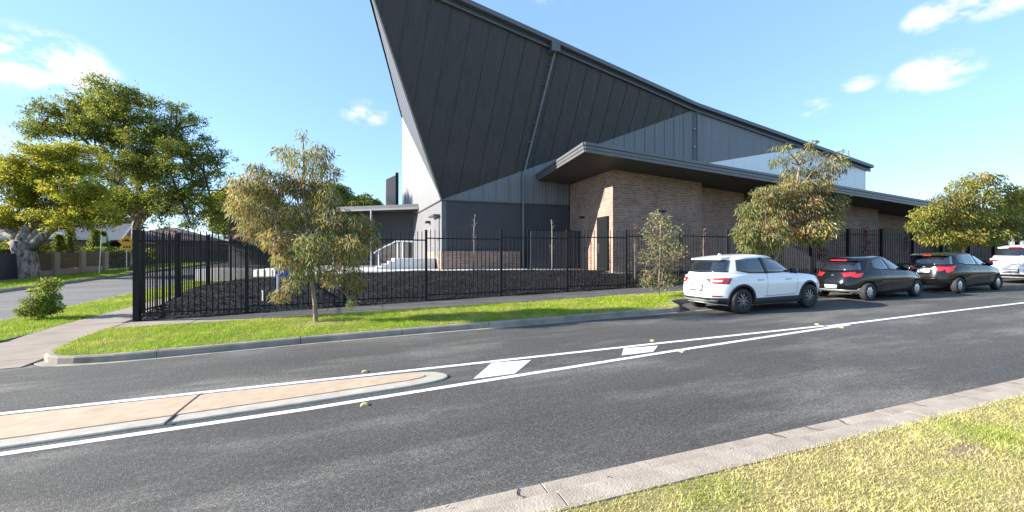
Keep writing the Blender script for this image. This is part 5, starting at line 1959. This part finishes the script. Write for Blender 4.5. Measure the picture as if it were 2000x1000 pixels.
# ------------------------------------------------------------------ across the side street: gardens, walls, houses
def leafy_block(name, x0, x1, y0, y1, z0, z1, label, cols, n, lsz, cat='hedge', taper=0, group=None):
    root = thing(name, ((x0 + x1) / 2, (y0 + y1) / 2, z0), label, cat, group)
    cx, cy = (x0 + x1) / 2, (y0 + y1) / 2
    MB().tube([(cx, cy, z0 - .1), (cx, cy, z0 + (z1 - z0) * .7)], [.06, .03], 6).build('stem', 'bark_dark', root)
    u = rng.uniform(-1, 1, (n, 3))
    ax = rng.integers(0, 3, n)
    f = rng.uniform(0, 1, n) < .75
    sg = np.sign(rng.uniform(-1, 1, n))
    for k in range(3):
        m = f & (ax == k)
        u[m, k] = sg[m]
    h = (u[:, 2] + 1) / 2
    tp = 1 - taper * h ** 1.2
    if taper:
        rr = np.maximum(1e-6, np.linalg.norm(u[:, :2], axis=1))
        u[:, :2] /= np.maximum(rr, 1)[:, None]
    j = rng.normal(size=(n, 3)) * .06
    P = np.stack([cx + u[:, 0] * tp * (x1 - x0) / 2, cy + u[:, 1] * tp * (y1 - y0) / 2, z0 + h * (z1 - z0)], -1) + j
    D = unit(np.stack([u[:, 0] * .6, u[:, 1] * .6, np.full(n, .5)], -1) + rng.normal(size=(n, 3)) * .6)
    V, F = leaf_quads(P, D, rng.uniform(lsz * .7, lsz * 1.3, n), rng.uniform(lsz * .2, lsz * .35, n))
    np_mesh('foliage', V, F, 'leaf', root, np.repeat(pal(n, cols), 4, 0))
    # solid dark twig mass inside
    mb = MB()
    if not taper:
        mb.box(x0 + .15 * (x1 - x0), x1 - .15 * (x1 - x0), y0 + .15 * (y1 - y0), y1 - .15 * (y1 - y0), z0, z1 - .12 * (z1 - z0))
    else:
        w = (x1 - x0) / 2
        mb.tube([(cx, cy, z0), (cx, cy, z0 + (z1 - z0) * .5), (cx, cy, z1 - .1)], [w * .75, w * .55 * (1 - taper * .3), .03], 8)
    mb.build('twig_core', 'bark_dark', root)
    return root


HC = [(.16, .20, .03, 3), (.26, .28, .04, 2), (.10, .13, .03, 2)]
CC = [(.08, .13, .02, 3), (.15, .19, .03, 2), (.26, .28, .04, 1.2)]
gz = lambda x, y: zf(x, y, .13)
wall = thing('garden_wall', (-20.6, 40, gz(-20.6, 40)), 'low beige masonry wall with brown slat panels across the side street', 'wall')
wy = [(33.9, .32), (36.7, .32), (39.4, .32), (42.2, .32)]
for Y, w in wy:
    MB().box(-20.85, -20.45, Y - w, Y + w * .6, gz(-20.6, Y) - .1, gz(-20.6, Y) + 1.55).build('pier', 'masonry', wall)
for (a, _), (b, _) in zip(wy, wy[1:]):
    z0 = gz(-20.6, (a + b) / 2)
    MB().box(-20.75, -20.55, a + .192, b - .32, z0 - .15, z0 + .38).build('base_wall', 'masonry', wall)
    for k in range(7):
        MB().box(-20.68, -20.63, a + .192, b - .32, z0 + .42 + k * .155, z0 + .42 + k * .155 + .14).build('slat', 'timber_brown', wall)
gt = thing('side_gate', (-20.6, 32.3, gz(-20.6, 32.3)), 'plain charcoal gate between the thick paperbark trunk and the masonry wall', 'gate')
MB().box(-20.65, -20.6, 30.6, 33.55, gz(-20.6, 32) + .05, gz(-20.6, 32) + 1.6).build('panel', 'gate_steel', gt)
MB().box(-20.72, -20.6, 30.45, 30.58, gz(-20.6, 32) - .1, gz(-20.6, 32) + 1.66).build('post', 'gate_steel', gt)
rw = thing('retaining_wall', (-21, 26, gz(-21, 26)), 'low dark retaining wall under the hedge at the left edge', 'wall')
MB().box(-21.1, -20.8, 14, 30.4, gz(-21, 22) - .4, gz(-21, 30) + .42).build('wall_body', 'bark_dark', rw)
leafy_block('hedge', -23.0, -21.1, 16, 30.2, gz(-22, 24), gz(-22, 26) + 1.75, 'clipped yellow green hedge above the dark retaining wall at the left edge', HC, 14000, .16)
leafy_block('hedge', -23.2, -21.6, 31, 38, gz(-22, 34), gz(-22, 34) + 2.1, 'loose green hedge rising behind the charcoal gate', HC, 6000, .16)
leafy_block('hedge', -22.6, -21.2, 43.0, 52, gz(-22, 46) - .2, gz(-22, 46) + 1.7, 'dark green hedge past the end of the masonry wall, under the yellow sign', CC, 6000, .16)
labs = ['leftmost narrow conifer above the masonry wall', 'widest conifer above the masonry wall, second from the left', 'third conifer from the left above the masonry wall', 'fourth conifer above the masonry wall, beside the white post', 'fifth conifer above the masonry wall, right of the white post', 'rightmost conifer above the masonry wall, next to the yellow sign']
for i, (Y, w, h) in enumerate(((36.6, .65, 3.1), (37.9, 1.05, 3.3), (40.6, .75, 2.7), (41.8, .7, 3.3), (44.9, .8, 3.2), (46.0, .7, 3.1))):
    X = -22.6
    leafy_block('conifer', X - w, X + w, Y - w, Y + w, gz(X, Y), gz(X, Y) + h, labs[i], CC, 3500, .13, 'conifer', .85, 'conifers behind the masonry wall')


def house(name, x0, x1, y0, y1, h, rh, label, wm, rm, gable=False):
    z = gz((x0 + x1) / 2, (y0 + y1) / 2) - .2
    r = thing(name, ((x0 + x1) / 2, (y0 + y1) / 2, z), label, 'house')
    MB().box(x0, x1, y0, y1, z, z + h).build('wall', wm, r)
    e = .55
    cx0, cx1 = lerp(x0, x1, .35), lerp(x0, x1, .65)
    ym = (y0 + y1) / 2
    a, b = y0 - e, y1 + e
    k = min((x1 - x0), (y1 - y0)) / 2
    V = [(x0 - e, a, z + h), (x1 + e, a, z + h), (x1 + e, b, z + h), (x0 - e, b, z + h), ((x0 + x1) / 2, a + k, z + h + rh), ((x0 + x1) / 2, b - k, z + h + rh)]
    obj('roof', V, [(0, 1, 4), (1, 2, 5, 4), (2, 3, 5), (3, 0, 4, 5), (3, 2, 1, 0)], rm, r)
    MB().box(x1 + e - .02, x1 + e + .1, a, b, z + h - .16, z + h + .02).build('gutter', 'gable_white', r)
    MB().box(x0 - e, x1 + e - .03, a - .1, a + .02, z + h - .16, z + h + .02).build('gutter', 'gable_white', r)
    for Y in (lerp(y0, y1, .25), lerp(y0, y1, .7)):
        f = MB().box(x1 + .005, x1 + .06, Y - .9, Y + .9, z + .95, z + 2.3).build('window', 'gable_white', r)
        for k2 in (0, 1):
            MB().box(x1 + .05, x1 + .07, Y - .83 + k2 * .85, Y - .02 + k2 * .85, z + 1.02, z + 2.23).build('pane', 'glass_dark', f)
    if gable:
        Y0 = lerp(y0, y1, .35)
        V = [(x1 - 2, Y0, z + h), (x1 + 1.6, Y0, z + h), (x1 - 2, Y0 + 5, z + h), (x1 + 1.6, Y0 + 5, z + h), (x1 - 4, Y0 + 2.5, z + h + 1.9), (x1 + 1.6, Y0 + 2.5, z + h + 1.9)]
        obj('gable_roof', V, [(0, 1, 5, 4), (3, 2, 4, 5)], rm, r)
        obj('gable_front', [(x1 + 1.5, Y0 + .3, z), (x1 + 1.5, Y0 + 4.7, z), (x1 + 1.5, Y0 + 4.7, z + h), (x1 + 1.5, Y0 + 2.5, z + h + 1.75), (x1 + 1.5, Y0 + .3, z + h)], [(0, 1, 2, 3, 4)], 'house_brick', r)
        MB().beam((x1 + 1.62, Y0 - .1, z + h - .05), (x1 + 1.62, Y0 + 2.5, z + h + 1.95), .06, .2).beam((x1 + 1.62, Y0 + 5.1, z + h - .05), (x1 + 1.62, Y0 + 2.5, z + h + 1.95), .06, .2).build('barge_board', 'gable_white', r)
    return r


house('house', -42, -28, 33, 46, 3.0, 2.0, 'pale walled house with dark roof behind the hedge and gate', 'house_wall', 'roof_grey')
house('house', -40, -27, 50, 64, 2.9, 2.1, 'brick house with grey hipped roof and white edged gable behind the conifers', 'house_brick', 'roof_grey', True)
house('house', -42, -26, 14, 29, 3.0, 2.2, 'brown roofed brick house behind the clipped hedge at the left edge', 'house_brick', 'roof_brown')
house('house', -34, -22.5, 68, 82, 3.2, 2.2, 'distant brown roofed house seen through the corner of the picket fence', 'house_brick', 'roof_brown')
house('house', -20, -6, 100, 118, 3.4, 2.4, 'far grey roofed house at the end of the side street', 'house_wall', 'roof_grey')
house('house', 0, 14, 96, 112, 3.4, 2.6, 'far brown roofed house behind the low flat roofed block', 'house_brick', 'roof_brown')
# paling fence farther up the side street
pf = thing('paling_fence', (-20.4, 50, gz(-20.4, 50)), 'weathered grey paling fence far up the side street', 'fence')
pal_me = shared(MB().box(-.012, .012, -.07, .07, 0, 1.75), 'paling', 'fence_paling')
for k in range(240):
    Y = 53 + k * .15
    put('paling', pal_me, pf, (-20.4, Y, gz(-20.4, Y) - .03), (1, 1, 1 + random.uniform(-.02, .02)))
MB().box(-20.46, -20.415, 52.9, 89, gz(-20.4, 60) + .2, gz(-20.4, 60) + .3).build('rail', 'fence_paling', pf)
# boundary fence at the back of the school bed
bf = thing('boundary_fence', (-3, 45, gz(-3, 45)), 'dark boarded boundary fence at the far end of the garden bed', 'fence')
bf_me = shared(MB().box(-.07, .07, -.012, .012, 0, 1.9), 'board', 'gate_steel')
for k in range(60):
    X = -5.7 + k * .15
    put('board', bf_me, bf, (X, 45.5, gz(X, 45.5)))
MB().box(-5.8, 3.3, 45.53, 45.58, gz(-1, 45.5) + 1.5, gz(-1, 45.5) + 1.6).build('rail', 'gate_steel', bf)

# background trees
def round_tree(loc, h, rad, label, cols, n, lsz, squash=.8):
    root = thing('background_tree', loc, label, 'tree', 'trees beyond the school')
    l = Vector(loc)
    MB().tube([l, l + Vector((.1, 0, h * .3)), l + Vector((0, .1, h * .6))], [rad * .09, rad * .07, rad * .03], 8).build('trunk', 'bark_dark', root, True)
    cl = []
    mb = MB()
    for k in range(34):
        d = unit(rng.normal(size=3))
        d[2] = abs(d[2]) * 1.2 - .35
        c = np.array(l) + np.array([d[0] * rad * .75, d[1] * rad * .75, h - rad * squash + d[2] * rad * squash * .85])
        r = rad * random.uniform(.2, .36)
        cl.append((c, r, r, r * .7, 1))
        mb.tube([l + Vector((0, 0, h * .45)), l + Vector((0, 0, h * .45)).lerp(Vector(c), .5), Vector(c)], [rad * .035, rad * .02, rad * .01], 5)
    mb.build('limbs', 'bark_dark', root, True)
    tot = sum(c[1] * c[3] + c[1] * c[2] * .5 for c in cl)
    P, K, O = clump_pts(cl, n / tot, .4)
    n = len(P)
    V, F = leaf_quads(P, unit(O + rng.normal(size=(n, 3)) * .7), rng.uniform(lsz * .7, lsz * 1.3, n), rng.uniform(lsz * .22, lsz * .4, n))
    np_mesh('crown', V, F, 'leaf', root, np.repeat(pal(n, cols) * rng.uniform(.75, 1.25, (len(cl), 1))[K], 4, 0))
    return root


G1 = [(.12, .16, .04, 3), (.19, .22, .05, 2), (.27, .28, .08, 1)]
round_tree((-5.5, 62, 1.5), 10.5, 4.0, 'pale leafy tree rising above the low flat roofed block', G1, 12000, .3)
round_tree((-1.0, 60, 1.5), 8.8, 3.2, 'small dark tree between the plant screen and the pale leafy tree', G1, 9000, .3)
round_tree((-14.5, 58, 1.5), 9.5, 4.5, 'olive tree behind the young gum, right of the tallest paperbark', PB, 12000, .3)
round_tree((-32, 66, 1.3), 8.5, 4.5, 'green tree behind the grey hipped roof', G1, 9000, .32)
round_tree((-45, 40, 1.0), 9.5, 5.0, 'leafy tree far left behind the pale walled house', G1, 9000, .32)
round_tree((-24, 90, 1.5), 9.0, 4.8, 'far tree at the end of the side street', G1, 8000, .34)
round_tree((52, 17, 1.2), 7.0, 4.0, 'far street tree past the end of the brick wing', G1, 8000, .3)

# ------------------------------------------------------------------ signs on the far verge
def sgn_frame(x, y):
    """axes of a sign that faces the camera side of the street"""
    return Vector((.55, -.835, 0)), Vector((.835, .55, 0))


sx, sy_ = -17.62, 38.75
sz = gz(sx, sy_)
t = thing('warning_sign', (sx, sy_, sz), 'yellow diamond warning sign with black speed hump symbol on a grey post', 'road sign')
MB().tube([(sx, sy_, sz - .1), (sx, sy_, sz + 2.9)], .03, 8).build('post', 'galv', t)
nrm, rx_ = sgn_frame(sx, sy_)
cz = sz + 2.2
zax = Vector((0, 0, 1))


def plate(pts, z0, off, nm, m, par, thick=.012):
    c = Vector((sx, sy_, z0)) + nrm * (.035 + off)
    V = [c + rx_ * a + zax * b for a, b in pts] + [c + rx_ * a + zax * b - nrm * thick for a, b in pts]
    n = len(pts)
    F = [tuple(range(n)), tuple(range(2 * n - 1, n - 1, -1))] + [(i, n + i, n + (i + 1) % n, (i + 1) % n) for i in range(n)]
    ob = obj(nm, V, F, m, par)
    b2 = bmesh.new()
    b2.from_mesh(ob.data)
    bmesh.ops.recalc_face_normals(b2, faces=b2.faces[:])
    b2.to_mesh(ob.data)
    b2.free()
    return ob


R_ = .5
dm = plate([(0, -R_), (R_, 0), (0, R_), (-R_, 0)], sz + 2.25, 0, 'sign_face', 'sign_yellow', t)
plate([(-.27, -.035), (.27, -.035), (.27, .0), (.15, .035), (.07, .13), (-.07, .13), (-.15, .035), (-.27, .0)], sz + 2.3, .006, 'hump_symbol', 'sign_black', dm, .006)
plate([(-.28, -.2), (.28, -.2), (.28, .2), (-.28, .2)], sz + 1.85, .012, 'speed_plate', 'sign_yellow', t)
for k in range(3):
    plate([(-.2 + k * .15, -.07), (-.1 + k * .15, -.07), (-.1 + k * .15, .09), (-.2 + k * .15, .09)], sz + 1.83, .02, 'plate_mark', 'sign_black', dm, .006)
px_, py_ = -18.4, 37.0
pz = gz(px_, py_)
t = thing('parking_sign', (px_, py_, pz), 'thin white post with a small white plate, standing before the masonry wall', 'road sign')
MB().tube([(px_, py_, pz - .1), (px_ + .12, py_ + .06, pz + 2.75)], .035, 8).build('post', 'white_paint', t)
sx, sy_ = px_ + .1, py_ + .04
plate([(-.02, -.22), (.26, -.22), (.26, .22), (-.02, .22)], pz + 2.4, .01, 'plate', 'white_paint', t)

# ------------------------------------------------------------------ grass
def grass(name, poly, n, bounds, cbase, h, w, label, cols, dry=None, patch=.5, c=.12, lean=.5):
    x = rng.uniform(bounds[0], bounds[1], n)
    y = rng.uniform(bounds[2], bounds[3], n)
    k = pin(poly, x, y)
    x, y = x[k], y[k]
    for hx, hy, hr in ((-1.25, 10.85, .55), (4.47, 1.91, .17)):
        dd = ((x - hx) / (1.5 * hr)) ** 2 + ((y - hy) / (.7 * hr)) ** 2
        kk = dd > rng.uniform(-.35, 1.0, len(x))
        x, y = x[kk], y[kk]
    n = len(x)
    f1 = np.sin(x * 1.7 + 1.3 * np.sin(y * 2.1)) * np.sin(y * 2.3 + 1.1 * np.sin(x * 1.3)) + .6 * np.sin(x * 4.7 + y * 3.1) * np.sin(y * 5.3 - x * 1.9)
    f2 = .5 + .5 * np.sin(x * 9.1 + 2 * np.sin(y * 7.3)) * np.sin(y * 8.7 + 2 * np.sin(x * 6.1))
    z = zfv(x, y) + c
    a = rng.uniform(0, 2 * np.pi, n)
    hh = rng.uniform(h * .45, h * 1.2, n) * (.7 + .5 * f2)
    ww = rng.uniform(w * .6, w * 1.3, n)
    la = rng.uniform(0, 2 * np.pi, n)
    ll = rng.uniform(.1, 1.0, n) * lean * hh
    B = np.stack([x, y, z], -1)
    S = np.stack([np.cos(a), np.sin(a), np.zeros(n)], -1) * ww[:, None]
    T = B + np.stack([np.cos(la) * ll, np.sin(la) * ll, hh], -1)
    V = np.stack([B - S, B + S, T], 1).reshape(-1, 3)
    F = np.arange(3 * n).reshape(-1, 3)
    cc = pal(n, cols)
    if dry is not None:
        dc = pal(n, dry)
        mixf = np.clip(patch + .55 * f1 + rng.normal(size=n) * .3, 0, 1)[:, None]
        cc = cc * (1 - mixf) + dc * mixf
    cc = cc * (.8 + .4 * f2)[:, None]
    return tag(np_mesh(name, V, F, 'blade', None, np.repeat(cc, 3, 0)), label, 'grass', kind='stuff')


GREEN = [(.20, .31, .014, 3), (.27, .38, .02, 3), (.15, .24, .014, 2), (.36, .43, .03, 1)]
DRY = [(.56, .47, .22, 3), (.70, .60, .34, 2.5), (.44, .40, .13, 2), (.20, .145, .08, 1.2)]
DRYG = [(.38, .40, .06, 3), (.48, .42, .13, 2)]
grass('verge_grass', offset_line(KERB, .105) + VERGE[len(KERB):], 160000, (-6.0, 16, 9.1, 12.05), 0, .055, .0045, 'bright green lawn on the verge before the picket fence', GREEN, DRYG, .36)
grass('side_verge_grass', SV, 45000, (-9.3, -7.1, 10.9, 30), 0, .06, .006, 'sunlit green grass strip beside the side street', GREEN, DRYG, .25)
grass('near_grass', [(-30, -6), (40, -6), (40, 2.41), (-30, 2.41)], 230000, (.2, 11, .3, 2.41), 0, .028, .0028, 'short dry yellow green grass in the near corner', GREEN, DRY, .98, c=.092, lean=1.4)
grass('far_verge_grass', [(-19.8, 12), (-16.3, 12), (-16.3, 60), (-19.8, 60)], 50000, (-19.8, -16.3, 20, 60), 0, .08, .014, 'green grass on the far verge under the paperbarks', GREEN, DRYG, .1)

# fallen leaves and litter
n = 260
x = rng.uniform(-3, 12, n)
y = np.concatenate([rng.uniform(2.5, 2.84, 60), rng.uniform(8.85, 9.2, 110), rng.uniform(12.0, 13.3, 50), rng.uniform(.8, 2.4, 40)])
cz_ = np.concatenate([np.full(60, .02), np.full(110, .012), np.full(50, .142), np.full(40, .125)])
z = zfv(x, y) + cz_ + .002
a = rng.uniform(0, 2 * np.pi, n)
D = unit(np.stack([np.cos(a), np.sin(a), rng.uniform(-.02, .15, n)], -1))
S = np.stack([-np.sin(a), np.cos(a), np.zeros(n)], -1)
Ls, Ws = rng.uniform(.02, .055, n), rng.uniform(.004, .009, n)
P = np.stack([x, y, z], -1)
V = np.stack([P, P + D * (Ls * .5)[:, None] + S * Ws[:, None], P + D * Ls[:, None], P + D * (Ls * .5)[:, None] - S * Ws[:, None]], 1).reshape(-1, 3)
tag(np_mesh('leaf_litter', V, np.arange(4 * n).reshape(-1, 4), 'chip', None, np.repeat(pal(n, [(.06, .04, .025, 3), (.12, .075, .04, 2), (.03, .022, .016, 2)]), 4, 0)),
    'scattered brown fallen leaves along the kerbs and footpath', 'leaves', kind='stuff')
